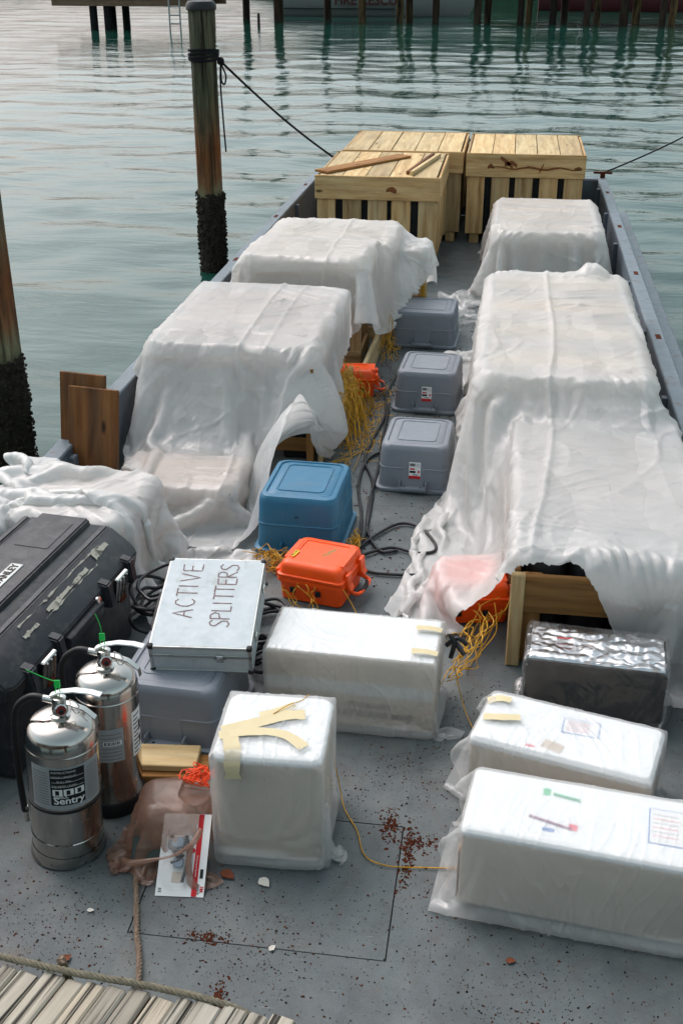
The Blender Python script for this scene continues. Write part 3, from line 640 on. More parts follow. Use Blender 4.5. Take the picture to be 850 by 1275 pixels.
for k in range(7):
    rg = random.Random(k); ax = Vector((rg.uniform(-1, 1), rg.uniform(-1, 1), rg.uniform(-1, 1))).normalized(); u_ = ax.orthogonal().normalized(); v_ = ax.cross(u_)
    tube_geo([kn + (u_ * math.cos(a) + v_ * math.sin(a)) * 0.026 for a in np.linspace(0, 6.283, 14)], 0.012, 6, V, F)
tube_geo(smooth_path([kn, kn + Vector((0.02, 0, -0.06)), kn + Vector((0.045, 0, -0.13)), kn + Vector((0.03, 0, -0.20)), kn + Vector((0.0, 0, -0.17)), kn + Vector((0.0, 0, -0.02))], 6), 0.009, 6, V, F)
tube_geo(smooth_path([kn, kn + Vector((-0.01, 0, -0.2)), kn + Vector((0.0, 0, -0.5)), kn + Vector((0.015, 0, -0.82))], 6), 0.009, 6, V, F)
pa = [kn.lerp(Vector((-1.78, YF + 0.07, ZW + 0.07)), s) - Vector((0, 0, 0.05 * math.sin(math.pi * s))) for s in np.linspace(0, 1, 24)]
tube_geo(pa, 0.011, 6, V, F)
tag(link('mooring_line', pydata('line', V, F, 60), M['rope_black']), 'black mooring line from the tall pile down to the barge corner', 'rope')
p3 = big_pile('mooring_pile', 'mooring pile standing beyond the right side of the barge', 5.2, 19.4, 0.13, 2.2, 0.4, 31)
tag(tube('mooring_line', [(0.99, YF + 0.07, ZW + 0.06), (1.98, 14.3, 0.66), (3.4, 16.6, 1.05), (5.07, 19.35, 1.62)], 0.009, M['rope_black'], seg=6), 'thin dark mooring line leaving the far right barge corner', 'rope')

# ---- far docks, piles, boat and added shore
far_d = thing('far_dock', 'low wooden dock platform across the water at upper left', 'dock', (-15.5, 50.2, WZ))
for i in range(14): plank('deck_board', 0.44, 3.0, 0.06, M['far_wood'], far_d, (-3.1 + i * 0.46, 0, 1.20), 'x', bev=0.01)
for yy in (-1.42, 1.42): box('rim_beam', (6.6, 0.10, 0.24), M['far_wood'], far_d, (-0.1, yy, 1.04), bev=0.01)
for xx in (-1.75, -1.15, 2.6):
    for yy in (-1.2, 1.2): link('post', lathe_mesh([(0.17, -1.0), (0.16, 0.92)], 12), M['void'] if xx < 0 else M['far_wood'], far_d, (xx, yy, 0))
lad = thing('ladder', 'pale metal ladder hanging into the water from the far dock', 'ladder', (-13.72, 48.60, WZ))
for s in (-0.22, 0.22): tube('stile', [(s, 0, -0.6), (s, 0, 1.9)], 0.035, M['alu_edge'], lad, n=1)
for i in range(7): tube('rung', [(-0.22, 0, -0.35 + i * 0.32), (0.22, 0, -0.35 + i * 0.32)], 0.025, M['alu_edge'], lad, n=1)
FP = [(-14.97, 59.4, .16), (-12.9, 58.2, .17), (-11.1, 57.0, .22), (-9.05, 58.7, .17), (-7.07, 56.2, .16), (-5.4, 56.5, .15), (-5.03, 57.4, .16), (-3.76, 56.7, .15), (-1.83, 55.7, .16), (-1.43, 57.0, .16), (0.06, 55.9, .14), (0.42, 57.2, .14), (1.48, 56.1, .16), (2.01, 57.3, .16), (2.91, 55.1, .15), (3.43, 56.4, .15), (4.51, 55.3, .19), (5.14, 56.6, .18), (6.05, 54.4, .15), (6.6, 55.6, .15)]
ORD = ['first', 'second', 'third', 'fourth', 'fifth', 'sixth', 'seventh', 'eighth', 'ninth', 'tenth', 'eleventh', 'twelfth', 'thirteenth', 'fourteenth', 'fifteenth', 'sixteenth', 'seventeenth', 'eighteenth', 'nineteenth', 'twentieth']
t_ = NT('far_pile_wood'); oi_ = t_.n('ShaderNodeObjectInfo'); M['far_pile'] = t_.done(t_.pbr(t_.mixc(t_.ramp(t_.noise(t_.coords((4, 4, 0.7)), 1.5, 5), [(0.35, K0), (0.65, W1)]), srgb(34, 29, 26), t_.ramp(oi_.outputs['Random'], [(0.0, srgb(40, 34, 30)), (0.55, srgb(70, 56, 44)), (1.0, srgb(134, 108, 70))])), 0.9, 0, 0.2))
for i, (x, y, r_) in enumerate(FP):
    V, F = [], []; rg = random.Random(i)
    for j in range(9):
        z = -1 + j * 0.6
        for k in range(12): a = 6.283 * k / 12; q = r_ * (1.06 - 0.012 * j) + rg.uniform(-.008, .008); V.append((q * math.cos(a), q * math.sin(a), z))
    for j in range(8):
        for k in range(12): F.append((j * 12 + k, j * 12 + (k + 1) % 12, (j + 1) * 12 + (k + 1) % 12, (j + 1) * 12 + k))
    F.append(tuple(96 + k for k in range(12)))
    o = link('dock_pile', pydata('pile', V, F, 50), M['far_pile'], None, (x, y, WZ), (R(rg.uniform(-1, 1)), R(rg.uniform(-1.2, 1.2)), 0))
    tag(o, 'slim dock pile across the water, %s from the left' % ORD[i], 'dock pile', 'far dock piles')
o = link('stake', lathe_mesh([(0.07, -1), (0.06, 0.45), (0.02, 0.52)], 10), M['far_pile'], None, (-11.23, 53.1, WZ)); tag(o, 'short thin stake poking out of the water between far piles', 'stake')
pier = thing('far_pier', 'long pier deck carried by the far piles across the water', 'pier', (-4, 56.6, WZ))
for i in range(24): plank('deck_board', 2.4, 0.95, 0.08, M['far_wood'], pier, (-11.5 + i * 1.0, 0, 1.95), 'y', bev=0.01)
for yy in (-1.0, 1.0): box('stringer', (24.2, 0.12, 0.28), M['far_wood'], pier, (0, yy, 1.77), bev=0.01)
# rescue boat
boat = thing('moored_boat', 'white boat hull with dark red FIRE RESCUE lettering behind the far piles', 'boat', (-7.3, 62.6, WZ))
sec = []
for s in np.linspace(0, 1, 15):
    bw = 1.25 * (1 - max(0, (s - 0.55) / 0.45) ** 2.2) + 0.02; x = -4.6 + 9.2 * s; sh = 1.0 + 0.5 * s ** 2; rake = 0.75 * max(0, s - 0.8) / 0.2
    sec.append([(x + rake * zz, -bw * ww, zq) for ww, zq, zz in ((0.0, -0.35, 0), (0.62, -0.2, 0.1), (0.86, 0.12, 0.35), (0.97, 0.62, 0.7), (1.0, sh, 1.0))] + [(x + rake, 0, sh + 0.04)])
V, F = [], []
for q in sec:
    V += q; V += [(a, -b, c) for a, b, c in reversed(q[1:-1])]
m_ = len(V) // 15
for i in range(14):
    for k in range(m_): F.append((i * m_ + k, i * m_ + (k + 1) % m_, (i + 1) * m_ + (k + 1) % m_, (i + 1) * m_ + k))
F.append(tuple(reversed(range(m_)))); F.append(tuple(14 * m_ + k for k in range(m_)))
link('hull', pydata('hull', V, F, 45), M['boat_white'], boat)
box('rub_stripe', (5.6, 0.03, 0.06), M['boat_dark'], boat, (-1.6, -1.225, 0.36), bev=0.01)
link('lettering', text_mesh('FIRE RESCUE', 0.62, 0.02, bold=0.012), M['boat_red'], boat, (-0.1, -1.262, 0.74), (R(86), 0, 0))
ca = box('cabin', (3.2, 1.8, 1.3), M['boat_white'], boat, (-0.8, 0, 1.75), bev=0.12, seg=2)
for xx in (-0.95, 0, 0.95): box('window', (0.75, 0.03, 0.5), M['boat_dark'], ca, (xx, -0.902, 0.2), bev=0.01)
bt = thing('moored_boat', 'dark red boat hull far behind the right hand piles', 'boat', (5.6, 70, WZ))
link('hull', bpy.data.meshes['hull'].copy(), None, bt); bt.children[0].data.materials.clear(); bt.children[0].data.materials.append(paint('red_hull', srgb(84, 40, 44), 0.1, 2, 0.4, 0.4, bump=0))
box('cabin', (3.0, 1.7, 1.5), M['boat_dark'], bt, (-0.8, 0, 1.8), bev=0.12, seg=2)
# unseen shore, added and raised to darken the reflections in the water
V, F = [], []; nn_ = 90
for i in range(nn_ + 1):
    x = -70 + 150 * i / nn_; h = -1.0 + 7.0 / (1 + math.exp(-(x + 17) * 0.35)) + 1.6 * mnoise.noise(Vector((x * 0.12, 3, 0))) + 1.4 * mnoise.noise(Vector((x * 0.5, 9, 0)))
    V += [(x, 88, WZ - 0.3), (x, 89 + mnoise.noise(Vector((x * .3, 1, 1))), h * 0.6), (x, 92, h), (x, 104, h + 0.8), (x, 130, 0)]
for i in range(nn_):
    for k in range(4): F.append((i * 5 + k, (i + 1) * 5 + k, (i + 1) * 5 + k + 1, i * 5 + k + 1))
sh = link('unseen_shore', pydata('shore', V, F, 80), paint('dark_shore', srgb(46, 54, 38), 0.5, 1.2, 0.9, 0.1, bump=1.0, bscale=6)); sh['kind'] = 'structure'

# ================================================================== CARGO
# ---- slatted wooden crates
def slat_crate(name, label, cx, y0, W, D, top, base, mat, band=0.20, nf=5, ns=5, ntop=5, lid=True, dark_fill=True, group='slatted wooden crates', top_mat=None):
    t = thing(name, label, 'crate', (cx, y0 + D / 2, 0), (0, 0, 0), group); T = 0.022
    for s in (-1, 1): plank('runner', D - 0.06, 0.09, base, mat, t, (s * (W / 2 - 0.1), 0, base / 2 + 0.001), 'y')
    hb = top - band if lid else top
    if dark_fill: box('dark_fill', (W - 0.07, D - 0.07, hb - base - 0.01), M['void'], t, (0, 0, (hb + base) / 2), bev=0.004)  # black core standing in for the shade between the slats
    hs_ = hb - base + (0.03 if lid else 0)
    for i in range(nf):
        w = W / nf * (0.74 + 0.05 * random.random()); x = -W / 2 + W / nf * (i + 0.5) + random.uniform(-.008, .008)
        x = max(-W / 2 + w / 2, min(W / 2 - w / 2, x)) if i in (0, nf - 1) else x
        if i == 0: x = -W / 2 + w / 2 + 0.01
        if i == nf - 1: x = W / 2 - w / 2 - 0.01
        for s in (-1, 1): plank('slat', hs_, w, T, mat, t, (x, s * (D / 2 - T / 2 - 0.002), base + hs_ / 2), 'z', math.pi / 2)
    for i in range(ns):
        y = -D / 2 + D / ns * (i + 0.5)
        for s in (-1, 1): plank('slat', hs_, D / ns * 0.74, T, mat, t, (s * (W / 2 - T / 2 - 0.026), y, base + hs_ / 2), 'z')
    if lid:
        for s in (-1, 1):
            plank('lid_band', W + 0.012, band, T, mat, t, (0, s * (D / 2 + T / 2 + 0.001), top - band / 2 + random.uniform(-.003, .003)), 'x', math.pi / 2)
            plank('lid_band', D - 0.002, band - 0.01, T, mat, t, (s * (W / 2 - T / 2 + 0.006), 0, top - band / 2 - 0.006), 'y', math.pi / 2)
        for i in range(ntop):
            plank('lid_slat', D - 0.004, W / ntop - 0.014 - random.uniform(0, .008), T, top_mat or M['pine_pale'], t, (-W / 2 + 0.024 + (W - 0.048) / ntop * (i + 0.5), random.uniform(-.004, .004), top - T / 2 + 0.001 - random.uniform(0, .004)), 'y')
    return t
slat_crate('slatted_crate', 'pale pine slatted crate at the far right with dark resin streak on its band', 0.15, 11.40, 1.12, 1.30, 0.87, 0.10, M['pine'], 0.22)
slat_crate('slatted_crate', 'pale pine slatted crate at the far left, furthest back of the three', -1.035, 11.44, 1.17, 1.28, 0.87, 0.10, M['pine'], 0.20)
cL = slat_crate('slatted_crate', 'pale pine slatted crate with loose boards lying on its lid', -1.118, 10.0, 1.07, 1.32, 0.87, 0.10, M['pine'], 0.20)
# resin streak and knots: real marks on the right crate's band
crR = [o for o in bpy.data.objects if o.name.startswith('slatted_crate') and abs(o.location.x - 0.15) < 1e-3][0]
def blot(pts, mat, parent, loc, rot, name='resin_mark', w=0.012):
    V, F = [], []
    for st, ww in pts:
        b = len(V); n = len(st)
        for i, (x, y) in enumerate(st):
            k = ww * (0.35 + 0.65 * math.sin(math.pi * (i + 0.5) / n)) * random.uniform(.8, 1.2); V += [(x, y + k, 0), (x, y - k, 0)]
        for i in range(n - 1): F.append((b + 2 * i, b + 2 * i + 1, b + 2 * i + 3, b + 2 * i + 2))
    return link(name, pydata('blot', V, F, 0), mat, parent, loc, rot)
M['resin'] = paint('resin_stain', srgb(122, 70, 34), 0.4, 20, 0.6, 0.3, bump=0)
blot([([(-0.33 + 0.06 * i, 0.012 * math.sin(i * 1.3) - 0.02) for i in range(15)], 0.010), ([(-0.24, 0.075), (-0.2, 0.05), (-0.16, 0.02), (-0.12, -0.02)], 0.022), ([(-0.2, 0.01), (-0.13, 0.03), (-0.08, 0.0)], 0.022), ([(-0.36, -0.02), (-0.33, 0.0), (-0.30, -0.02)], 0.02), ([(0.13, -0.06), (0.15, -0.02), (0.17, 0.02)], 0.02), ([(0.46, -0.02), (0.50, -0.01), (0.53, -0.02)], 0.016)], M['resin'], crR, (0, -0.65 - 0.0245, 0.76), (R(90), 0, 0))
blot([([(-0.04, 0.0), (-0.01, 0.012), (0.02, 0.008), (0.05, -0.006)], 0.024)], M['resin'], cL, (0.12, -0.66 - 0.0245, 0.755), (R(90), 0, 0), 'knot')
def loose(label, a, b, w, t, mat, cat='board', name='loose_board', roll=0.0, group=None):
    a, b = Vector(a), Vector(b); d = b - a; q = d.to_track_quat('X', 'Z').to_matrix() @ Matrix.Rotation(roll, 3, 'X')
    o = link(name, box_mesh(d.length, w, t, 0.003, 1, mat), mat, None, (a + b) / 2, q.to_euler()); return tag(o, label, cat, group)
loose('flat reddish brown board lying diagonally across the crate lid', (-1.62, 10.10, 0.883), (-0.98, 11.05, 0.883), 0.16, 0.020, M['pine_brown'])
loose('thin dark stick lying on the crate lid beside a paler one', (-0.87, 10.12, 0.886), (-0.72, 11.15, 0.886), 0.030, 0.028, M['board_brown'], 'stick', 'stick')
loose('thin pale stick lying on the crate lid beside a darker one', (-0.83, 10.08, 0.890), (-0.66, 11.10, 0.890), 0.036, 0.034, M['pine_pale'], 'stick', 'stick')

# ---- crates hidden under the sheets and what shows of them
def frame_crate(label, x0, x1, y0, y1, top, mat, pale_fill):
    t = thing('covered_crate', label, 'crate', ((x0 + x1) / 2, (y0 + y1) / 2, 0), (0, 0, 0), 'covered crates'); W, D = x1 - x0, y1 - y0
    for sx in (-1, 1):
        for sy in (-1, 1): plank('post', top - 0.03, 0.07, 0.035, mat, t, (sx * (W / 2 - 0.04), sy * (D / 2 - 0.02), (top - 0.03) / 2 + 0.003), 'z', math.pi / 2)
    for sy in (-1, 1):
        for zz in (0.09, top - 0.05): plank('rail', W, 0.09, 0.022, mat, t, (0, sy * (D / 2 - 0.0), zz), 'x', math.pi / 2)
    for sx in (-1, 1):
        for zz in (0.09, top - 0.05): plank('rail', D - 0.05, 0.088, 0.022, mat, t, (sx * (W / 2 - 0.012), 0, zz), 'y', math.pi / 2)
    for i in range(4): plank('top_slat', W - 0.02, D / 4 * 0.55, 0.02, mat, t, (0, -D / 2 + D / 4 * (i + 0.5), top - 0.012), 'x')
    box('pale_fill', (W - 0.44, D - 0.24, top - 0.16), pale_fill, t, (-0.06, 0, (top - 0.16) / 2 + 0.006), bev=0.02, seg=2)  # unseen pale block, added to scatter light out through the sheet
frame_crate('timber framed crate under the near left white sheet, post showing', -1.90, -1.015, 5.90, 7.0, 0.62, M['pine_brown'], M['beige'])
frame_crate('timber framed crate under the far left white sheet', -1.69, -0.83, 8.04, 8.78, 0.70, M['pine'], M['beige'])
frame_crate('long timber framed crate hidden under the big right hand sheet', -0.055, 0.735, 5.50, 7.50, 0.665, M['pine'], M['beige'])
frame_crate('timber framed crate under the small far right sheet', -0.06, 0.74, 9.45, 10.79, 0.52, M['pine'], M['beige'])
frame_crate('small framed crate bulging under the front of the far left sheet', -1.69, -0.93, 7.46, 7.93, 0.735, M['pine'], M['beige'])
fr = thing('crate_frame', 'pine frame end of the crate showing below the torn far left sheet', 'crate frame', (-0.775, 8.52, 0))
plank('rail', 0.42, 0.085, 0.03, M['pine_pale'], fr, (0.0, 0, 0.545), 'x', math.pi / 2)
for s in (-1, 1): plank('post', 0.50, 0.07, 0.035, M['pine_pale'], fr, (s * 0.17, 0.034, 0.252), 'z', math.pi / 2)
plank('rail', 0.42, 0.10, 0.03, M['pine_brown'], fr, (0, 0, 0.20), 'x', math.pi / 2)
# open battery crate at the front right
bc = thing('battery_crate', 'brown timber crate of black cylinders under the torn right hand sheet', 'crate', (0.50, 4.5, 0))
plank('front_board', 0.76, 0.165, 0.03, M['pine_brown'], bc, (0.035, -0.545, 0.335), 'x', math.pi / 2)
plank('front_board', 0.70, 0.10, 0.03, M['pine_brown'], bc, (0.055, -0.54, 0.056), 'x', math.pi / 2)
plank('corner_post', 0.42, 0.055, 0.035, M['pine'], bc, (-0.366, -0.55, 0.212), 'z', math.pi / 2)
plank('corner_post', 0.40, 0.08, 0.035, M['pine_brown'], bc, (-0.31, -0.508, 0.202), 'z', math.pi / 2)
plank('corner_post', 0.42, 0.055, 0.035, M['pine_brown'], bc, (0.40, -0.508, 0.212), 'z', math.pi / 2)
for s in (-1, 1):
    for zz in (0.06, 0.335): plank('side_board', 1.04, 0.15, 0.025, M['pine_brown'], bc, (s * 0.375, 0.0, zz + 0.02), 'y', math.pi / 2)
plank('back_board', 0.74, 0.16, 0.03, M['pine_brown'], bc, (0, 0.535, 0.335), 'x', math.pi / 2)
box('floor_panel', (0.70, 1.0, 0.02), M['pine_brown'], bc, (0, 0, 0.015))
box('dark_fill', (0.70, 0.01, 0.40), M['void'], bc, (0, -0.285, 0.23), bev=0)  # black panel added so the gaps between cylinders look shaded
cyl = lathe_mesh([(0.076, 0.03), (0.078, 0.04), (0.078, 0.44), (0.070, 0.452), (0.03, 0.455), (0.028, 0.475), (0.001, 0.478)], 28); cyl.materials.append(M['black'])
npos = 0
for iy in range(1):
    for ix in range(4):
        o = link('black_cylinder', cyl, None, None, (0.50 - 0.255 + ix * 0.17, 4.10 + iy * 0.22, 0.026)); npos += 1
        tag(o, '%s black cylinder from the left inside the timber crate' % ORD[ix], 'cylinder', 'black cylinders in the timber crate')
# boards on edge along the aisle
loose('pale pine board on edge beside the aisle, yellow cord heaped over it', (-0.955, 5.84, 0.11), (-0.925, 6.92, 0.11), 0.215, 0.028, M['pine_pale'], roll=math.pi / 2)
loose('long pale board on edge beside the aisle beyond the small orange case', (-0.865, 7.12, 0.085), (-0.85, 7.92, 0.085), 0.165, 0.028, M['pine_pale'], roll=math.pi / 2)
loose('upright brown post under the corner of the near left sheet', (-1.012, 5.858, 0.004), (-1.008, 5.858, 0.56), 0.075, 0.04, M['pine_brown'], 'post', 'post', roll=0)
box_ = box('dark_block', (0.16, 0.5, 0.50), M['void'], None, (-1.095, 6.14, 0.253), bev=0.01); tag(box_, 'black block added as shade in the gap beside the post under the sheet', 'dark block')  # black block standing in for the shade inside the covered crate
# two boards leaning up by the left wall
loose('taller weathered brown board standing at the left wall, behind its twin', (-2.015, 4.93, 0.012), (-1.995, 5.06, 0.755), 0.245, 0.022, M['board_brown'], roll=R(-0))
loose('shorter weathered brown board standing in front of a taller one', (-1.945, 4.87, 0.012), (-1.925, 5.00, 0.705), 0.265, 0.022, M['board_brown'], roll=R(-0))

# ---- plastic totes
def tote(label, mat, cx, cy, rz, W=0.385, D=0.455, H=0.265, sticker=False, hole=False, group='plastic storage totes'):
    t = thing('storage_tote', label, 'storage box', (cx, cy, 0), (0, 0, rz), group); k = H / 0.245
    link('base_rim', loft_mesh([(W + 0.020, D + 0.020, 0.05, 0.002), (W + 0.026, D + 0.026, 0.053, 0.006), (W + 0.026, D + 0.026, 0.053, 0.018 * k), (W + 0.004, D + 0.004, 0.048, 0.022 * k)], 7), mat, t)
    link('body', loft_mesh([(W - 0.004, D - 0.004, 0.05, 0.020 * k), (W - 0.016, D - 0.016, 0.05, 0.118 * k), (W - 0.010, D - 0.010, 0.052, 0.121 * k), (W - 0.010, D - 0.010, 0.052, 0.125 * k), (W - 0.016, D - 0.016, 0.05, 0.128 * k), (W - 0.024, D - 0.024, 0.05, 0.212 * k), (W - 0.030, D - 0.030, 0.05, 0.230 * k), (W - 0.046, D - 0.046, 0.048, 0.240 * k), (W - 0.072, D - 0.072, 0.045, 0.2435 * k), (W - 0.086, D - 0.086, 0.043, 0.2436 * k), (W - 0.092, D - 0.092, 0.041, 0.2375 * k), (W - 0.116, D - 0.116, 0.04, 0.2435 * k)], 7), mat, t)
    tp = link('top_panel', loft_mesh([(W - 0.118, D - 0.118, 0.04, 0.2425 * k), (W - 0.170, D - 0.170, 0.03, 0.2438 * k), (W - 0.174, D - 0.174, 0.028, 0.2472 * k), (W - 0.182, D - 0.182, 0.027, 0.2474 * k), (W - 0.188, D - 0.188, 0.026, 0.2438 * k)], 6, capb=False), mat, t)
    for s in (-1, 1):
        V = []; z0, z1 = 0.022 * k, 0.222 * k; pw0, pw1 = 0.066, 0.058
        yo = lambda z: D / 2 - 0.001 - 0.012 * max(0, (z - 0.02)) / 0.2
        for z, pw in ((z0, pw0), (z1, pw1)):
            for dx, dy in ((-pw, 0.0), (-pw + 0.008, 0.008), (pw - 0.008, 0.008), (pw, 0.0)): V.append((dx, s * (yo(z) + dy - (0.010 if z > 0.1 else 0.002)), z))
        V += [(-0.056, s * (yo(z1) - 0.03), z1 + 0.010), (0.056, s * (yo(z1) - 0.03), z1 + 0.010)]
        F = [(0, 1, 5, 4), (1, 2, 6, 5), (2, 3, 7, 6), (4, 5, 8), (5, 6, 9, 8), (6, 7, 9)]
        if s > 0: F = [tuple(reversed(f)) for f in F]
        pn = link('latch_panel', pydata('panel', V, F, 30), mat, t)
        lg = box('ledge', (0.150, 0.040, 0.022), mat, t, (0, s * (D / 2 + 0.018), 0.030), bev=0.006, seg=2)
        for e in (-1, 1): box('ledge_cheek', (0.008, 0.042, 0.045), mat, lg, (e * 0.071, -s * 0.004, 0.018), bev=0.003)
        if s < 0:
            for e in (-1, 1): link('hole', lathe_mesh([(0.0055, 0), (0.0055, 0.0006)], 12), M['void'], lg, (e * 0.042, -0.004, 0.0112))
            if hole: link('hole', lathe_mesh([(0.014, 0), (0.014, 0.0006)], 18), M['void'], pn, (0, -yo(0.155 * k) - 0.0005, 0.155 * k), (R(95), 0, 0))
            if sticker:
                st = box('sticker', (0.062, 0.0012, 0.092), M['white'], t, (0.008, -yo(0.12) - 0.0035, 0.128), (R(-5), 0, 0), bev=0)
                q = lambda nm, sx, sz, m, x, z: box(nm, (sx, 0.001, sz), m, st, (x, -0.0011, z), bev=0)
                q('red_print', 0.0615, 0.016, M['red'], 0, -0.038); q('red_print', 0.026, 0.008, M['red'], -0.013, 0.008); q('picture', 0.032, 0.012, M['ink'], -0.012, -0.008); q('red_print', 0.010, 0.012, M['red'], 0.021, -0.006); q('black_print', 0.030, 0.004, M['ink'], 0.004, -0.024)
                for i in range(7): q('barcode', 0.0022 if i % 3 else 0.0035, 0.016, M['ink'], -0.024 + i * 0.0038, 0.031)
                for i in range(4): q('print_line', 0.022, 0.0014, M['grey_print'], 0.016, 0.036 - i * 0.005)
    return t
tote('nearest grey tote in the aisle with a white and red sticker', M['tote_grey'], -0.398, 5.755, R(-2), sticker=True)
tote('middle grey tote in the aisle with sticker and dirt along its top edge', M['tote_grey'], -0.420, 6.93, R(-3), W=0.40, sticker=True)
tote('furthest grey tote in the aisle, no sticker, beside the torn sheet', M['tote_grey'], -0.545, 8.24, R(-2), W=0.47, D=0.45)
tote('blue tote with a round black hole, behind the larger orange case', M['tote_blue'], -0.885, 4.98, R(-2), W=0.405, D=0.48, H=0.30, hole=True)
tote('dark grey tote underneath the aluminium flight case', M['tote_dark'], -1.085, 3.44, R(-3), W=0.40, D=0.45, H=0.262)

# ---- orange waterproof cases
def orange_case(label, cx, cy, rz, W, D, H, lz=0.62):
    t = thing('orange_case', label, 'waterproof case', (cx, cy, 0), (0, 0, rz), 'orange waterproof cases'); zs = H * lz; m = M['orange']
    link('base', loft_mesh([(W - 0.05, D - 0.05, 0.02, 0.002), (W - 0.03, D - 0.03, 0.025, 0.008), (W - 0.018, D - 0.018, 0.025, zs - 0.022), (W, D, 0.025, zs - 0.020), (W, D, 0.025, zs - 0.001)], 5), m, t)
    li = link('lid', loft_mesh([(W - 0.002, D - 0.002, 0.025, zs + 0.001), (W, D, 0.025, zs + 0.003), (W, D, 0.025, zs + 0.014), (W - 0.016, D - 0.016, 0.027, zs + 0.017), (W - 0.024, D - 0.024, 0.028, H - 0.022), (W - 0.036, D - 0.036, 0.028, H - 0.008), (W - 0.062, D - 0.062, 0.024, H), (W - 0.105, D - 0.105, 0.01, H), (W - 0.109, D - 0.109, 0.01, H - 0.004), (W - 0.115, D - 0.115, 0.01, H - 0.004)], 5), m, t)
    for s in (-1, 1):
        for e in (-1, 1): box('lid_rib', (0.030, D * 0.60, 0.006), m, li, (e * W * 0.405, 0, H - 0.001), bev=0.003)
        break
    for yy in (-0.27, 0.27):
        la = box('latch', (0.018, 0.052, 0.075), m, t, (W / 2 + 0.006, yy * D, zs + 0.004), (0, R(-4), 0), bev=0.006, seg=2); box('latch_tab', (0.012, 0.046, 0.03), m, la, (0.008, 0, -0.03), (0, R(-22), 0), bev=0.004)
    hd = tube('handle', [(W / 2 - 0.01, -0.075, zs * 0.62), (W / 2 + 0.045, -0.072, zs * 0.50), (W / 2 + 0.052, 0, zs * 0.47), (W / 2 + 0.045, 0.072, zs * 0.50), (W / 2 - 0.01, 0.075, zs * 0.62)], 0.0085, m, t, n=4); tube('grip', [(W / 2 + 0.047, -0.045, zs * 0.485), (W / 2 + 0.052, 0, zs * 0.47), (W / 2 + 0.047, 0.045, zs * 0.485)], 0.0105, M['black'], hd, n=4)
    for yy in (-0.30, 0.30): box('hinge', (0.020, 0.062, 0.045), m, t, (-W / 2 - 0.004, yy * D, zs + 0.002), bev=0.008, seg=2)
    for xx in (-0.16, 0.08):
        bo = box('connector', (0.026, 0.010, 0.030), M['black'], t, (xx * W * 1.6, -D / 2 + 0.006, zs * 0.52), bev=0.004)
    return t, li
oc, ol = orange_case('larger orange case with yellow label, in front of the blue tote', -0.725, 4.435, R(-13), 0.315, 0.30, 0.190)
yl = box('yellow_label', (0.022, 0.060, 0.0012), M['yellow_label'], ol, (-0.108, -0.045, 0.1908), (0, 0, R(-4)), bev=0); link('lettering', text_mesh('PELICAN', 0.013, 0.0003), M['ink'], yl, (0, 0, 0.0009), (0, 0, R(90)))
blot([([(-0.045, 0.0), (-0.03, 0.008), (-0.015, -0.004), (0.0, 0.006), (0.02, 0.0), (0.045, 0.005)], 0.012)], M['kraft'], ol, (0.035, 0.02, 0.1864), (0, 0, R(70)), 'scuff')
orange_case('small orange case poking out by the yellow cord heap in the aisle', -0.885, 7.0, R(6), 0.22, 0.20, 0.185)
orange_case('orange case half hidden by the right hand sheet, yellow cord on it', -0.045, 4.36, R(10), 0.30, 0.28, 0.185)

# ---- aluminium flight case on the dark tote
CW, CD, CH = 0.368, 0.485, 0.125
fc = thing('flight_case', 'silver aluminium case with ACTIVE SPLITTERS written on the lid', 'flight case', (-1.008, 3.575, 0.366), (R(12.0), 0, R(5)))
box('shell', (CW - 0.006, CD - 0.006, CH * 0.62 - 0.004), M['alu'], fc, (0, 0, -CH / 2 + CH * 0.31), bev=0.003)
lidp = box('lid', (CW - 0.006, CD - 0.006, CH * 0.36), M['alu'], fc, (0, 0, CH / 2 - CH * 0.18), bev=0.003)
for z in (-CH / 2 + 0.006, CH * 0.115, CH * 0.150, CH / 2 - 0.006):
    for s in (-1, 1):
        box('edge_trim', (CW + 0.002, 0.013, 0.0105), M['alu_edge'], fc, (0, s * (CD / 2 - 0.005), z), bev=0.002)
        box('edge_trim', (0.013, CD - 0.012, 0.010), M['alu_edge'], fc, (s * (CW / 2 - 0.005), 0, z), bev=0.002)
for sx in (-1, 1):
    for sy in (-1, 1):
        box('edge_trim', (0.012, 0.012, CH - 0.012), M['alu_edge'], fc, (sx * (CW / 2 - 0.0045), sy * (CD / 2 - 0.0045), 0), bev=0.002)
        for sz in (-1, 1): box('corner_guard', (0.022, 0.022, 0.020), M['black'], fc, (sx * (CW / 2 - 0.006), sy * (CD / 2 - 0.006), sz * (CH / 2 - 0.006)), bev=0.007, seg=2)
lt = box('latch', (0.026, 0.010, 0.034), M['chrome'], fc, (0.07, -CD / 2 - 0.004, 0.012), bev=0.003); box('keyhole', (0.010, 0.004, 0.010), M['steel'], lt, (0, -0.006, 0.004), bev=0.003, seg=2)
for e in (-1, 1): box('rust_stain', (0.012, 0.001, 0.016), M['rust'], lt, (e * 0.018, 0.0042, 0.002), bev=0)
for yy in (-0.13, 0.13): box('latch', (0.010, 0.03, 0.03), M['chrome'], fc, (CW / 2 + 0.004, yy, 0.014), bev=0.003)
hn = tube('handle', [(-CW / 2, 0.10, 0.01), (-CW / 2 - 0.018, 0.09, 0.0), (-CW / 2 - 0.020, 0.0, 0.0), (-CW / 2 - 0.018, -0.09, 0.0), (-CW / 2, -0.10, 0.01)], 0.009, M['black'], fc, n=4)
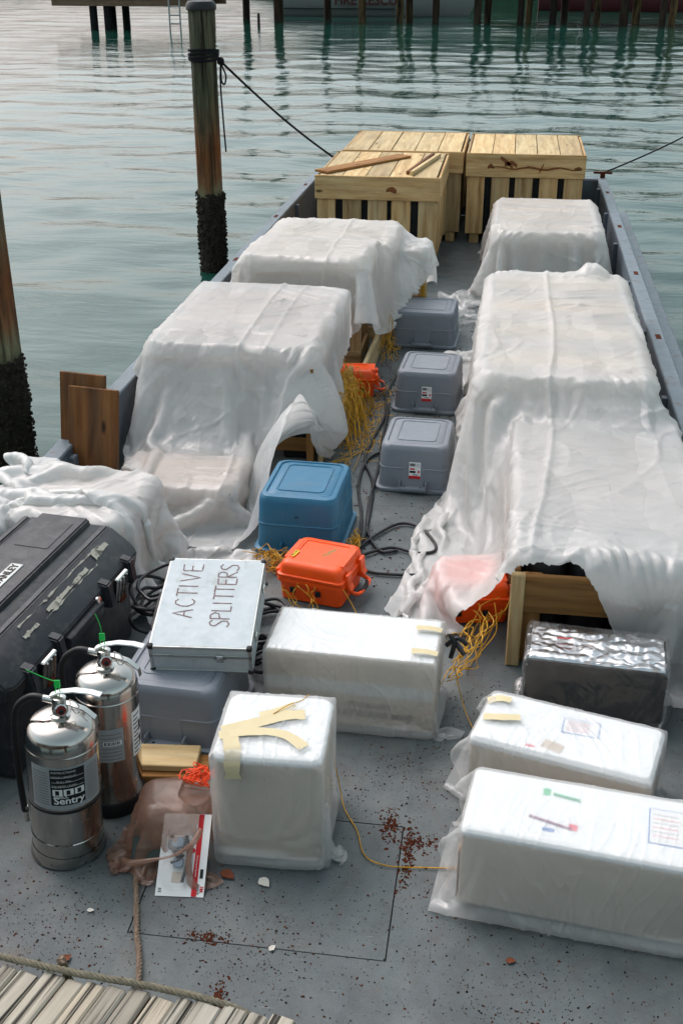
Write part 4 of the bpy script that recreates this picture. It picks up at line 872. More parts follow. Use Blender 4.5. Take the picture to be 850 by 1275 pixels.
# handwriting: letters drawn on a 1 x 1.6 cell, text runs along local +Y (away from the viewer)
GL = {'A': [[(0, 0), (.5, 1.6), (1, 0)], [(.22, .6), (.8, .6)]], 'C': [[(.95, 1.35), (.7, 1.58), (.35, 1.5), (.08, 1.0), (.1, .5), (.4, .08), (.75, .06), (1, .3)]], 'T': [[(0, 1.6), (1, 1.6)], [(.5, 1.6), (.5, 0)]], 'I': [[(.5, 1.6), (.5, 0)]], 'V': [[(0, 1.6), (.5, 0), (1, 1.6)]], 'E': [[(.95, 1.6), (.1, 1.55), (.1, .02), (1, 0)], [(.1, .82), (.8, .85)]], 'S': [[(.95, 1.4), (.6, 1.6), (.2, 1.45), (.15, 1.1), (.5, .85), (.85, .6), (.85, .2), (.45, 0), (0, .15)]], 'P': [[(.1, 0), (.1, 1.6), (.6, 1.6), (.95, 1.3), (.8, .95), (.1, .8)]], 'L': [[(.1, 1.6), (.1, 0), (.8, .02)]], 'R': [[(.1, 0), (.1, 1.6), (.65, 1.58), (.9, 1.25), (.7, .9), (.12, .8), (.95, 0)]]}
def write(word, x0, y0, s, adv, sq=1.0):
    out = []; y = y0
    for ch in word:
        wd = 0.35 if ch == 'I' else 0.9
        for st in GL[ch]:
            fine = []
            for (a, b), (c, d) in zip(st[:-1], st[1:]):
                fine += [(a + (c - a) * k / 4, b + (d - b) * k / 4) for k in range(4)]
            fine.append(st[-1]); jx, jy = random.uniform(-.05, .05), random.uniform(-.05, .05)
            # letter x -> +Y ; letter up -> -X
            out.append([(x0 - (b + jy) * s * sq, y + ((a - (0.32 if ch == 'I' else 0)) + jx) * s * wd) for a, b in fine])
        y += adv * (0.55 if ch == 'I' else 1.0)
    return out
ink = [write('ACTIVE', -0.052, -0.105, 0.047, 0.056), write('SPLITTERS', 0.088, -0.150, 0.041, 0.041, 1.1)]
for wd_ in ink: link('handwriting', ribbon(wd_, 0.0052), M['marker'], lidp, (0.0, 0.015, CH * 0.18 + 0.0009))

# ---- big black tool chest
def prism(prof, L, inset=0.0):
    V, F = [], []; n = len(prof); cy = sum(p[0] for p in prof) / n; cz = sum(p[1] for p in prof) / n
    for x, k in ((-L / 2, inset), (-L / 2 + inset, 0), (L / 2 - inset, 0), (L / 2, inset)):
        for y, z in prof:
            f = 1 - k / 0.3; V.append((x, cy + (y - cy) * f, cz + (z - cz) * f))
    for i in range(3):
        for k in range(n): F.append((i * n + k, i * n + (k + 1) % n, (i + 1) * n + (k + 1) % n, (i + 1) * n + k))
    F.append(tuple(reversed(range(n)))); F.append(tuple(3 * n + k for k in range(n)))
    bm = bmesh.new(); me = pydata('prism', V, F, 0); bm.from_mesh(me); bmesh.ops.recalc_face_normals(bm, faces=bm.faces); bmesh.ops.bevel(bm, geom=[e for e in bm.edges if e.calc_face_angle(0) > 0.35], offset=0.006, segments=2, affect='EDGES'); bm.to_mesh(me); bm.free(); return finish(me, 40)
ch = thing('tool_chest', 'large scuffed black plastic tool chest at the left edge', 'tool chest', (-1.745, 3.490, 0), (0, 0, R(83.5)))
mb = M['black_plastic']; LB = 1.05
link('body', prism([(-0.235, 0.004), (0.235, 0.004), (0.25, 0.335), (-0.25, 0.335)], LB - 0.05, 0.02), mb, ch)
ld = link('lid', prism([(-0.272, 0.338), (0.26, 0.338), (0.262, 0.43), (0.21, 0.495), (-0.175, 0.495), (-0.262, 0.425), (-0.285, 0.400)], LB, 0.03), mb, ch)
link('raised_panel', prism([(-0.085, 0.49), (0.145, 0.49), (0.135, 0.522), (-0.075, 0.522)], LB - 0.03, 0.008), mb, ld)
for yy in (-0.150, 0.20): link('lid_ridge', prism([(yy - 0.02, 0.488), (yy + 0.02, 0.488), (yy + 0.014, 0.503), (yy - 0.014, 0.503)], LB - 0.05, 0.006), mb, ld)
link('recess', box_mesh(0.22, 0.14, 0.003, 0.001, 1, mb), mb, ld, (0.33, 0.03, 0.5228))
for s in (-1, 1):
    for e in (0.40, 0.20) : link('bracket', prism([(-0.315, 0.318), (-0.255, 0.318), (-0.235, 0.432), (-0.302, 0.418)], 0.045, 0.006), mb, ch, (s * e, 0, 0))
    lat = box('latch', (0.095, 0.018, 0.115), M['chrome'], ch, (s * 0.30, -0.295, 0.348), (R(9), 0, 0), bev=0.004)
    for e in (-0.028, 0.0, 0.028): box('latch_bar', (0.010, 0.010, 0.10), M['steel'], lat, (e, -0.010, 0), bev=0.003)
    box('latch_hook', (0.05, 0.016, 0.02), M['rust'], lat, (0, -0.012, -0.05), bev=0.004)
box('front_lip', (0.28, 0.05, 0.06), mb, ch, (0.0, -0.280, 0.350), (R(8), 0, 0), bev=0.01, seg=2)
link('lock', lathe_mesh([(0.014, 0), (0.014, 0.008), (0.006, 0.009)], 16), M['chrome'], ch, (0.10, -0.298, 0.400), (R(75), 0, 0))
bd = box('badge', (0.19, 0.052, 0.004), M['alu_edge'], ld, (-0.015, 0.008, 0.5238), bev=0.002); link('lettering', text_mesh('STANLEY', 0.042, 0.0008, bold=0.0008), M['ink'], bd, (0, 0, 0.0028))
# torn white sticker along the sloping front of the lid
nS = Vector((0, -0.07, 0.087)).normalized(); V, F = [], []; rg = random.Random(5)
def slope_pt(x, s): return (x, -0.178 - s * 0.084, 0.4975 + 0.001 - s * 0.0675)
for (xa, xb_, s0, s1) in ((-0.28, 0.36, 0.10, 0.13), (-0.12, 0.20, 0.36, 0.50), (0.28, 0.40, 0.16, 0.42), (-0.30, -0.20, 0.45, 0.55), (-0.16, 0.26, 0.56, 0.58)):
    n = 26; b = len(V)
    for i in range(n + 1):
        x = xa + (xb_ - xa) * i / n; j0, j1 = jag(x, 0.07, 3), jag(x, 0.07, 8); V += [slope_pt(x, s0 + j0), slope_pt(x, max(s0 + j0 + 0.01, s1 + j1))]
    for i in range(n): F.append((b + 2 * i, b + 2 * i + 1, b + 2 * i + 3, b + 2 * i + 2))
link('torn_sticker', pydata('torn', V, F, 0), M['sticker_worn'], ld)
for s in (-1, 1): box('end_handle', (0.02, 0.16, 0.03), mb, ch, (s * (LB / 2 - 0.012), 0, 0.27), bev=0.008, seg=2)

# ---- fire extinguishers
def extinguisher(label, x, y, r, h, rot, faced, skirt):
    t = thing('fire_extinguisher', label, 'fire extinguisher', (x, y, 0), rot, 'fire extinguishers'); k = r / 0.112
    prof = [(r * 1.02, 0.012), (r * 1.0, 0.030), (r, 0.05), (r, h * 0.50), (r, h - 0.07), (r * 0.99, h - 0.055), (r * 0.93, h - 0.030), (r * 0.78, h - 0.012), (r * 0.5, h - 0.001), (r * 0.25, h + 0.004), (0.03 * k, h + 0.006)]
    link('cylinder', lathe_mesh(prof, 64), M['steel'], t)
    if skirt: link('skirt', lathe_mesh([(r * 1.03, 0.003), (r * 1.05, 0.008), (r * 1.05, 0.055), (r * 1.01, 0.060)], 48), M['black'], t)
    else:
        V, F = [], []
        for i in range(49):
            a = 2 * math.pi * i / 48; dent = 0.010 * math.exp(-((a - 5.45) / 0.16) ** 2); q = r * 1.035 - dent
            V += [(q * math.cos(a), q * math.sin(a), 0.002 + dent), ((q + 0.004) * math.cos(a), (q + 0.004) * math.sin(a), 0.006), (r * 1.012 * math.cos(a), r * 1.012 * math.sin(a), 0.045)]
        for i in range(48):
            for j in range(2): F.append((3 * i + j, 3 * i + 3 + j, 3 * i + 4 + j, 3 * i + 1 + j))
        link('base_rim', pydata('rim', V, F, 60), M['steel'], t)
        link('band', lathe_mesh([(r + 0.0005, h * 0.44), (r + 0.003, h * 0.442), (r + 0.003, h * 0.458), (r + 0.0005, h * 0.46)], 64, cap=False), M['black'], t)
        link('weld_seam', lathe_mesh([(r + 0.0004, 0.096), (r + 0.002, 0.098), (r + 0.0004, 0.101)], 64, cap=False), M['steel'], t)
    link('shoulder_seam', lathe_mesh([(r + 0.0004, h - 0.082), (r + 0.002, h - 0.079), (r + 0.0004, h - 0.076)], 64, cap=False), M['steel'], t)
    va = link('valve', lathe_mesh([(0.030, h + 0.004), (0.032, h + 0.012), (0.024, h + 0.016), (0.024, h + 0.030), (0.020, h + 0.036), (0.020, h + 0.070), (0.012, h + 0.074)], 20), M['chrome'], t)
    d = Vector((math.cos(faced), math.sin(faced), 0)); n = Vector((-d.y, d.x, 0)); e = lambda a, b, z: tuple(d * a + n * b + Vector((0, 0, h + z)))
    ga = link('gauge', lathe_mesh([(0.017, 0), (0.019, 0.004), (0.019, 0.014), (0.0165, 0.016)], 24), M['chrome'], va, e(0.024, 0.002, 0.044), (R(72), 0, faced + math.pi / 2)); link('dial', lathe_mesh([(0.0150, 0.0163), (0.0145, 0.0168)], 24), M['dial'], ga); link('needle_plate', lathe_mesh([(0.0075, 0.0170), (0.007, 0.0174)], 16), M['ink'], ga, (0, -0.004, 0))
    # carrying handle and white squeeze lever run to the right of the gauge
    ang = faced + R(62); dd = Vector((math.cos(ang), math.sin(ang), 0)); f = lambda a, z: tuple(dd * a + Vector((0, 0, h + z)))
    def bar(name, pts, w, th, m):
        nn = Vector((-dd.y, dd.x, 0)); V, F = [], []
        for p in pts:
            p = Vector(p); V += [p + nn * w, p - nn * w, p - nn * w - Vector((0, 0, th)), p + nn * w - Vector((0, 0, th))]
        for i in range(len(pts) - 1):
            for j in range(4): F.append((4 * i + j, 4 * i + (j + 1) % 4, 4 * i + 4 + (j + 1) % 4, 4 * i + 4 + j))
        F += [(3, 2, 1, 0), tuple(4 * (len(pts) - 1) + j for j in range(4))]; return link(name, pydata('bar', V, F, 30), m, t)
    bar('squeeze_lever', [f(-0.030, 0.074), f(0.0, 0.092), f(0.05, 0.108), f(0.10, 0.112), f(0.135, 0.108)], 0.012, 0.004, M['white'])
    bar('carry_handle', [f(-0.01, 0.050), f(0.03, 0.056), f(0.08, 0.046), f(0.115, 0.020), f(0.120, -0.004)], 0.010, 0.004, M['chrome'])
    tube('pull_pin', [e(0.02, 0.03, 0.070), e(0.032, 0.05, 0.062), e(0.03, 0.058, 0.035), e(0.022, 0.045, 0.02), e(0.018, 0.032, 0.045), e(0.02, 0.03, 0.070)], 0.0018, M['chrome'], t, n=5)
    tie = tube('seal_tie', [f(-0.005, 0.112), f(-0.012, 0.085), f(-0.002, 0.07), f(0.004, 0.095), f(-0.005, 0.113)], 0.0016, M['zip_green'], t, n=5)
    box('tie_head', (0.018, 0.004, 0.026), M['zip_green'], tie, f(-0.004, 0.118), (0, 0, faced + 1.4), bev=0.001)
    tube('tie_tail', [f(-0.004, 0.125), tuple(Vector(f(-0.03, 0.135)) - d * 0.0 - n * 0.01), tuple(Vector(f(-0.05, 0.165)) - n * 0.045)] if not skirt else [f(-0.004, 0.125), f(-0.008, 0.16), f(-0.022, 0.20)], 0.0014, M['zip_green'], tie, n=4)
    bk = -dd
    co = tube('hose_coupling', [tuple(bk * 0.02 + Vector((0, 0, h + 0.055))), tuple(bk * 0.052 + Vector((0, 0, h + 0.057)))], 0.011, M['chrome'], t, n=1)
    hp = [bk * 0.05 + Vector((0, 0, h + 0.057)), bk * 0.10 + Vector((0, 0, h + 0.050)), bk * 0.15 + Vector((0, 0, h - 0.02)), bk * (r + 0.045) + Vector((0, 0, h * 0.6)), bk * (r + 0.035) + Vector((0, 0, h * 0.25)), bk * (r + 0.03) + Vector((0, 0, 0.12))]
    ho = tube('hose', hp, 0.0105, M['black'], t, n=8); tube('nozzle', [bk * (r + 0.03) + Vector((0, 0, 0.13)), bk * (r + 0.028) + Vector((0, 0, 0.07))], 0.008, M['chrome'], ho, n=1)
    # printed labels, following the curve
    P = lambda nm, m, a0, a1, z0, z1, tt, par=t: link(nm, patch_mesh(r, faced + R(a0), faced + R(a1), z0, z1, tt), m, par)
    if not skirt:
        lb = P('label', M['grey_print'], -58, 62, 0.245, 0.405, 0.0006)
        P('black_panel', M['ink'], -24, 30, 0.262, 0.398, 0.0011, lb)
        for i in range(3): P('pictogram', M['white'], -21 + i * 17, -21 + i * 17 + 15, 0.300, 0.324, 0.0015, lb); P('pictogram_ink', M['ink'], -17 + i * 17, -11 + i * 17, 0.303, 0.320, 0.0019, lb)
        for z in (0.332, 0.350, 0.368): P('rule', M['pale_print'], -22, 28, z, z + 0.0014, 0.0015, lb)
        for i in range(13): P('print_line', M['faint_ink'], -54, -28, 0.262 + i * 0.010, 0.2645 + i * 0.010, 0.0010, lb); P('print_line', M['faint_ink'], 34, 58, 0.262 + i * 0.010, 0.2655 + i * 0.010, 0.0010, lb)
        for i, s_ in enumerate(('INSTRUCTIONS', 'HOLD UPRIGHT', 'PULL PIN', 'SQUEEZE LEVER')): link('lettering', text_mesh(s_, 0.0105, 0.0002, bend=(r, faced + R(-3), 0.388 - i * 0.0175)), M['pale_print'], lb)
        link('lettering', text_mesh('Sentry', 0.036, 0.0002, bend=(r, faced + R(4), 0.279), bold=0.0007), M['white'], lb); link('lettering', text_mesh('ANSUL', 0.0145, 0.0002, bend=(r, faced + R(-9), 0.2945), bold=0.0004), M['pale_print'], lb)
    else:
        lb = P('label', M['grey_print'], -24, 22, 0.235, 0.365, 0.0006)
        for i in range(8): P('print_line', M['faint_ink'], -20, 18, 0.245 + i * 0.014, 0.2475 + i * 0.014, 0.0010, lb)
        P('barcode_panel', M['white'], -16, 18, 0.300, 0.318, 0.0012, lb)
        for i in range(12): P('barcode', M['ink'], -14 + i * 2.5, -14 + i * 2.5 + (1.2 if i % 3 else 1.9), 0.303, 0.316, 0.0016, lb)
        l2 = P('label', M['white'], 42, 76, 0.225, 0.400, 0.0006)
        for i in range(10): P('print_line', M['ink'], 46, 60 + (i * 7) % 14, 0.235 + i * 0.016, 0.240 + i * 0.016, 0.0010, l2)
        P('pictogram', M['ink'], 62, 72, 0.31, 0.345, 0.0012, l2); P('pictogram', M['ink'], 62, 72, 0.26, 0.29, 0.0012, l2)
    return t
extinguisher('nearer steel fire extinguisher with a black Sentry label', -1.275, 2.690, 0.112, 0.515, (0, R(3.2), 0), R(-66), False)
extinguisher('steel fire extinguisher with black base, behind the nearer one', -1.205, 2.930, 0.102, 0.535, (0, R(2.2), 0), R(-66), True)

# ---- planks on deck before the dark tote
loose('upper greenish pine offcut lying by the dark tote and extinguisher', (-1.22, 3.10, 0.045), (-0.955, 3.125, 0.045), 0.12, 0.026, M['pine_pale'])
loose('lower pine offcut lying under another offcut by the dark tote', (-1.26, 3.07, 0.016), (-0.915, 3.11, 0.016), 0.125, 0.028, M['pine_brown'])

# ================================================================== WRAPPED BOXES
def card(name, sx, sy, m, parent, loc, rot=(0, 0, 0)): return box(name, (sx, sy, 0.0008), m, parent, loc, rot, bev=0)
# tall white box with masking tape
wb = thing('wrapped_box', 'tall white box wrapped in plastic with crossed masking tape on top', 'wrapped box', (-0.622, 2.868, 0), (0, 0, R(2)))
BW, BD, BH = 0.335, 0.33, 0.405
link('box', loft_mesh([(BW - 0.02, BD - 0.02, 0.03, 0.012), (BW, BD, 0.035, 0.02), (BW, BD, 0.035, BH - 0.012), (BW - 0.012, BD - 0.012, 0.033, BH - 0.003), (BW - 0.03, BD - 0.03, 0.03, BH)], 6), M['beige'], wb)
link('lid', loft_mesh([(BW + 0.004, BD + 0.004, 0.036, BH - 0.016), (BW + 0.004, BD + 0.004, 0.036, BH - 0.004), (BW - 0.01, BD - 0.01, 0.033, BH + 0.005), (BW - 0.05, BD - 0.05, 0.03, BH + 0.006)], 6), M['foam'], wb)
# film over it: closed tube standing upright would twist; use a tube along X with both ends tucked
bag_over('wrapping', wb, M['film_bag'], BW, BD, BH + 0.010, 1.045, (0.02, 0.02), (True, True), nu=72, nl=30, steps=60, seed=4)
def strip(name, m, parent, pts, w, zt):
    V, F = [], []; P = smooth_path([(x, y, z) for x, y, z in pts], 6)
    for i, p in enumerate(P):
        d = (P[min(i + 1, len(P) - 1)] - P[max(0, i - 1)]).normalized(); up = Vector((0, 0, 1)) if abs(d.z) < 0.7 else Vector((0, -1, 0)); nn = d.cross(up).normalized(); jw = w * (1 + jag(i * 0.03, 0.18, w * 100)); V += [p + nn * jw, p - nn * jw]
    for i in range(len(P) - 1): F.append((2 * i, 2 * i + 1, 2 * i + 3, 2 * i + 2))
    return link(name, pydata(name, V, F, 60), m, parent)
zt = BH + 0.0215
strip('tape', M['tape'], wb, [(-0.155, -0.060, zt), (-0.06, -0.01, zt), (0.02, 0.035, zt + 0.001), (0.09, 0.05, zt)], 0.024, zt)
strip('tape', M['tape'], wb, [(-0.16, -0.085, zt + 0.001), (-0.05, -0.055, zt + 0.002), (0.04, -0.06, zt + 0.001), (0.11, -0.115, zt)], 0.019, zt)
strip('tape', M['tape'], wb, [(-0.135, -0.03, zt + 0.001), (-0.12, -0.10, zt + 0.001), (-0.105, -0.150, zt - 0.004), (-0.103, -0.180, zt - 0.035), (-0.100, -0.184, zt - 0.085)], 0.024, zt)
strip('tape', M['tape'], wb, [(-0.05, 0.03, zt), (0.02, 0.075, zt), (0.05, 0.10, zt)], 0.016, zt)
tube('string', [(-0.01, 0.04, zt + 0.002), (0.03, 0.085, zt + 0.006), (0.07, 0.12, zt + 0.003), (0.085, 0.16, zt - 0.002)], 0.0016, M['yellow_cord'], wb, seg=5)
# loose tail of the wrapping on deck, to the right
def tail(parent, u, v, X, seed, name='loose_tail', mat=None, cols=[]):
    nu, nv = 26, 22; Rm = np.zeros((nu, nv, 3)); Rm[..., 0] = np.linspace(0, u, nu)[:, None]; Rm[..., 1] = np.linspace(0, v, nv)[None]; 
    X0 = X(Rm[..., 0] / u, Rm[..., 1] / v); G = cloth(X0, Rm, nu, nv, cols, steps=60, seed=seed, pins=np.arange(nv), mu=0.3); return link(name, grid_mesh(name, G, False, 0.003, 12, seed), mat or M['film_bag'], parent)
tail(wb, 0.17, 0.40, lambda a, b: np.stack([BW / 2 + 0.010 + a * 0.11 * b * 1.25, -0.15 + b * 0.04 + a * (0.10 * (1 - b)) , 0.012 + (1 - b) * 0.25 + 0.05 * a * b], -1), 5)
# long white box
lb_ = thing('wrapped_box', 'long pale box in milky plastic with faded printing on its front', 'wrapped box', (-0.458, 3.585, 0), (0, 0, R(-2)))
LW, LD, LH = 0.625, 0.30, 0.315
box('box', (LW, LD, LH - 0.012), M['beige'], lb_, (0, 0, 0.012 + (LH - 0.012) / 2), bev=0.008, seg=2)
card('top_sheet', LW - 0.015, LD - 0.012, M['foam'], lb_, (0, 0, LH + 0.001))
box('band', (LW - 0.01, 0.001, 0.055), M['pale_print'], lb_, (0, -LD / 2 - 0.001, 0.18), bev=0)
link('lettering', text_mesh('STANDARD', 0.030, 0.0003, bold=0.0004), M['faint_ink'], lb_, (0.075, -LD / 2 - 0.0012, 0.108), (R(90), 0, 0)); link('lettering', text_mesh('MULTICOLOR MINE', 0.034, 0.0003, bold=0.0005), M['faint_ink'], lb_, (0.085, -LD / 2 - 0.0012, 0.070), (R(90), 0, 0))
bag_over('wrapping', lb_, M['film_bag'], LW, LD, LH, 1.05, (0.05, 0.03), (True, True), nu=72, nl=54, steps=60, seed=6)
tail(lb_, 0.15, 0.15, lambda a, b: np.stack([LW / 2 + 0.008 + a * 0.13, -0.145 + b * 0.03 + a * 0.0, 0.010 + (1 - b) * 0.11 * (1 - a * 0.4)], -1), 8)
for yy in (-0.10, 0.06): strip('tape', M['tape'], lb_, [(0.22, yy, LH + 0.020), (0.27, yy + 0.004, LH + 0.020), (0.315, yy, LH + 0.016)], 0.016, 0)
# right hand upper white box
rb = thing('wrapped_box', 'white box in milky plastic behind another, blue bordered label on top', 'wrapped box', (0.312, 3.185, 0), (0, 0, R(-15)))
RW, RD, RH = 0.60, 0.29, 0.245
box('box', (RW, RD, RH - 0.012), M['beige'], rb, (0, 0, 0.012 + (RH - 0.012) / 2), bev=0.02, seg=3); link('lid', loft_mesh([(RW + 0.002, RD + 0.002, 0.02, RH - 0.03), (RW + 0.002, RD + 0.002, 0.02, RH - 0.012), (RW - 0.02, RD - 0.02, 0.02, RH + 0.0004)], 5), M['foam'], rb)
def label_card(parent, x, y, z, sx, sy, rz=0):
    l = card('label', sx, sy, M['blue'], parent, (x, y, z), (0, 0, rz)); card('label_field', sx - 0.008, sy - 0.008, M['white'], l, (0, 0, 0.0008))
    for i in range(6): card('print_line', sx * 0.62, 0.0022, M['pink'] if i % 2 else M['grey_print'], l, (-sx * 0.08, sy * 0.32 - i * sy * 0.12, 0.0014))
label_card(rb, 0.035, 0.045, RH + 0.001, 0.125, 0.085, R(6)); card('brown_label', 0.07, 0.045, M['beige'], rb, (-0.03, -0.09, RH + 0.001), (0, 0, R(-12))); card('pink_tape', 0.03, 0.010, M['pink'], rb, (-0.10, -0.115, RH + 0.001))
bag_over('wrapping', rb, M['film_bag'], RW, RD, RH + 0.002, 1.07, (0.085, 0.05), (False, True), nu=72, nl=52, steps=70, seed=9, r=0.02)
strip('tape', M['tape'], rb, [(-0.285, -0.035, RH + 0.012), (-0.22, -0.02, RH + 0.018), (-0.165, 0.0, RH + 0.018)], 0.018, 0); strip('tape', M['tape'], rb, [(-0.30, 0.07, RH + 0.004), (-0.26, 0.085, RH + 0.016), (-0.22, 0.085, RH + 0.018)], 0.018, 0)
# right hand lower white box, running out of the picture
nb = thing('wrapped_box', 'nearest white box in milky plastic with green and pink tape tags', 'wrapped box', (0.395, 2.700, 0), (0, 0, R(-7)))
NW, ND, NH = 0.80, 0.29, 0.300
box('box', (NW, ND, NH - 0.012), M['beige'], nb, (0, 0, 0.012 + (NH - 0.012) / 2), bev=0.014, seg=2); link('lid', loft_mesh([(NW + 0.002, ND + 0.002, 0.014, NH - 0.02), (NW + 0.002, ND + 0.002, 0.014, NH - 0.008), (NW - 0.012, ND - 0.012, 0.014, NH + 0.0004)], 5), M['foam'], nb)
box('end_flap', (0.003, ND * 0.8, NH * 0.6), M['kraft'], nb, (-NW / 2 - 0.006, -0.01, NH * 0.36), bev=0)
label_card(nb, 0.185, 0.015, NH + 0.001, 0.115, 0.155); card('brown_label', 0.05, 0.13, M['beige'], nb, (0.29, 0.02, NH + 0.001))
card('green_tag', 0.022, 0.032, M['green'], nb, (-0.175, 0.085, NH + 0.001)); tube('green_pen', [(-0.155, 0.078, NH + 0.004), (-0.075, 0.066, NH + 0.004)], 0.004, M['green'], nb, n=1)
card('pink_tag', 0.024, 0.026, M['pink'], nb, (-0.085, -0.055, NH + 0.001)); tube('mauve_pen', [(-0.215, -0.038, NH + 0.004), (-0.09, -0.066, NH + 0.004)], 0.0035, M['mauve'], nb, n=1); card('blue_tag', 0.035, 0.015, M['blue'], nb, (-0.155, -0.082, NH + 0.001))
bag_over('wrapping', nb, M['film_bag'], NW, ND, NH + 0.002, 1.07, (0.085, 0.03), (False, True), nu=72, nl=64, steps=70, seed=12)
# black box with silver foil top in clear plastic
kb = thing('wrapped_box', 'black box with crumpled silver foil top inside clear plastic', 'wrapped box', (0.432, 3.672, 0), (0, 0, R(-4)))
KW, KD, KH = 0.505, 0.235, 0.285
box('box', (KW, KD, KH - 0.02), M['void'], kb, (0, 0, 0.012 + (KH - 0.02) / 2), bev=0.008, seg=2)
V, F = [], []; nx, ny = 90, 46
for i in range(nx):
    for j in range(ny):
        x = -KW / 2 + KW * i / (nx - 1); y = -KD / 2 + KD * j / (ny - 1); e = min(i, nx - 1 - i, j, ny - 1 - j)
        h = 0.014 * abs(mnoise.noise(Vector((x * 13, y * 17, 2)))) + 0.006 * abs(mnoise.noise(Vector((x * 30 + 5, y * 34, 7))))
        V.append((x, y, KH - 0.004 + h if e > 1 else KH - 0.018 * (2 - e)))
for i in range(nx - 1):
    for j in range(ny - 1): F.append((i * ny + j, (i + 1) * ny + j, (i + 1) * ny + j + 1, i * ny + j + 1))
link('foil_top', pydata('foil', V, F, 80), M['foil'], kb)
card('red_label', 0.055, 0.010, M['red'], kb, (-0.12, 0.02, KH + 0.012), (0, 0, R(4)))
bag_over('wrapping', kb, M['film_clear'], KW, KD, KH + 0.008, 1.10, (0.05, 0.04), (True, True), nu=72, nl=44, steps=60, seed=15, crease=0.006)

# ---- safety glasses pack and brown carrier bag
gp = thing('glasses_pack', 'white and red blister card of safety glasses leaning on the bag', 'packaging', (-0.862, 2.520, 0.002), (R(33), 0, R(5)))
GW, GH = 0.150, 0.255
box('card', (GW, GH, 0.0016), M['white'], gp, (0, GH / 2, 0), bev=0)
card('red_stripe', 0.016, GH - 0.002, M['red'], gp, (0.044, GH / 2, 0.0016)); card('hang_hole', 0.010, 0.028, M['ink'], gp, (0.062, 0.070, 0.0016))
q = link('lettering', text_mesh('3M', 0.015, 0.0002, bold=0.0005), M['red'], gp, (0.066, 0.024, 0.0016), (0, 0, R(-90))); link('lettering', text_mesh('tekk', 0.018, 0.0002), M['ink'], gp, (0.056, 0.022, 0.0016), (0, 0, R(-90)))
link('lettering', text_mesh('Performance Eyewear', 0.0075, 0.0002), M['white'], gp, (0.044, 0.092, 0.0024), (0, 0, R(-90)))
for i in range(2): card('print_line', 0.0016, 0.07, M['grey_print'], gp, (0.020 + i * 0.009, 0.10, 0.0016))
link('round_mark', lathe_mesh([(0.0095, 0), (0.009, 0.0005)], 20), M['red'], gp, (0.026, 0.140, 0.0014)); link('lettering', text_mesh('E', 0.008, 0.0002), M['white'], gp, (0.026, 0.140, 0.0026))
for i in range(3): card('small_print', 0.010, 0.0018, M['ink'], gp, (-0.062, 0.012 + i * 0.005, 0.0016))
gf = tube('glasses_frame', [(-0.040, 0.185, 0.012), (-0.046, 0.150, 0.016), (-0.030, 0.135, 0.020), (-0.010, 0.132, 0.020), (0.004, 0.145, 0.018), (0.006, 0.180, 0.014)], 0.0050, M['ink'], gp, n=5)
tube('temple', [(0.004, 0.182, 0.014), (0.014, 0.15, 0.016), (0.016, 0.10, 0.016), (0.006, 0.040, 0.014)], 0.0052, M['ink'], gf, n=6); tube('temple', [(-0.036, 0.140, 0.016), (-0.018, 0.118, 0.018), (0.0, 0.122, 0.018)], 0.0046, M['ink'], gf, n=5); tube('temple', [(-0.036, 0.098, 0.012), (-0.016, 0.104, 0.014), (0.004, 0.122, 0.018)], 0.0042, M['ink'], gf, n=5)
link('lens', loft_mesh([(0.040, 0.036, 0.014, 0.012), (0.036, 0.030, 0.012, 0.017)], 5), M['lens'], gf, (-0.020, 0.162, 0)); link('lens', loft_mesh([(0.034, 0.034, 0.012, 0.012), (0.028, 0.028, 0.012, 0.016)], 5), M['lens'], gf, (-0.012, 0.100, 0))
card('brown_panel', 0.032, 0.034, M['beige'], gp, (-0.014, 0.058, 0.0016))
link('blister', loft_mesh([(0.092, 0.205, 0.035, 0.001), (0.086, 0.198, 0.033, 0.022), (0.074, 0.185, 0.03, 0.026)], 6, capb=False), M['blister'], gp, (-0.015, 0.118, 0))
cb_cols = [Box(-1.035, -0.865, 2.66, 2.86, 0.185, r=0.05, rz=0.2), Box(-0.91, -0.84, 2.74, 2.88, 0.225, r=0.03), Box(-0.795, -0.4, 2.65, 3.1, 0.6), Box(-1.30, -1.075, 2.80, 3.0, 0.5, r=0.1), Box(-1.25, -0.93, 3.02, 3.3, 0.075)]
kbag = sheet('carrier_bag', 'crumpled translucent brown carrier bag beside the tall wrapped box', -1.24, -0.70, lambda u: 2.47, lambda u: 3.06, 0.0135, 0.27, cb_cols, steps=46, mat=M['film_brown'], fold=0.10, seed=21, crease=0.012, bendk=4.0, init=lambda Rm: np.stack([-0.935 + (Rm[..., 0] + 0.97) * 0.56, 2.76 + (Rm[..., 1] - 2.765) * 0.56, 0.24 + 0.05 * np.sin(Rm[..., 0] * 40) * np.cos(Rm[..., 1] * 26) + 0.03 * np.sin(Rm[..., 0] * 17 + Rm[..., 1] * 50)], -1))
kbag['category'] = 'bag'
V, F = [], []
tube_geo(smooth_path([(-1.06, 2.60, 0.05), (-1.02, 2.565, 0.075), (-0.95, 2.575, 0.088), (-0.89, 2.59, 0.100), (-0.84, 2.62, 0.125), (-0.82, 2.66, 0.15)], 6), lambda s: 0.007 + 0.003 * math.sin(s * 9), 7, V, F); tube_geo(smooth_path([(-0.84, 2.62, 0.12), (-0.845, 2.585, 0.08), (-0.835, 2.56, 0.035), (-0.818, 2.555, 0.012)], 6), lambda s: 0.006 + 0.010 * s, 7, V, F)
link('bag_handle', pydata('handle', V, F, 60), M['film_brown'], kbag)
cols_net = []; V, F = [], []; rg = random.Random(3)
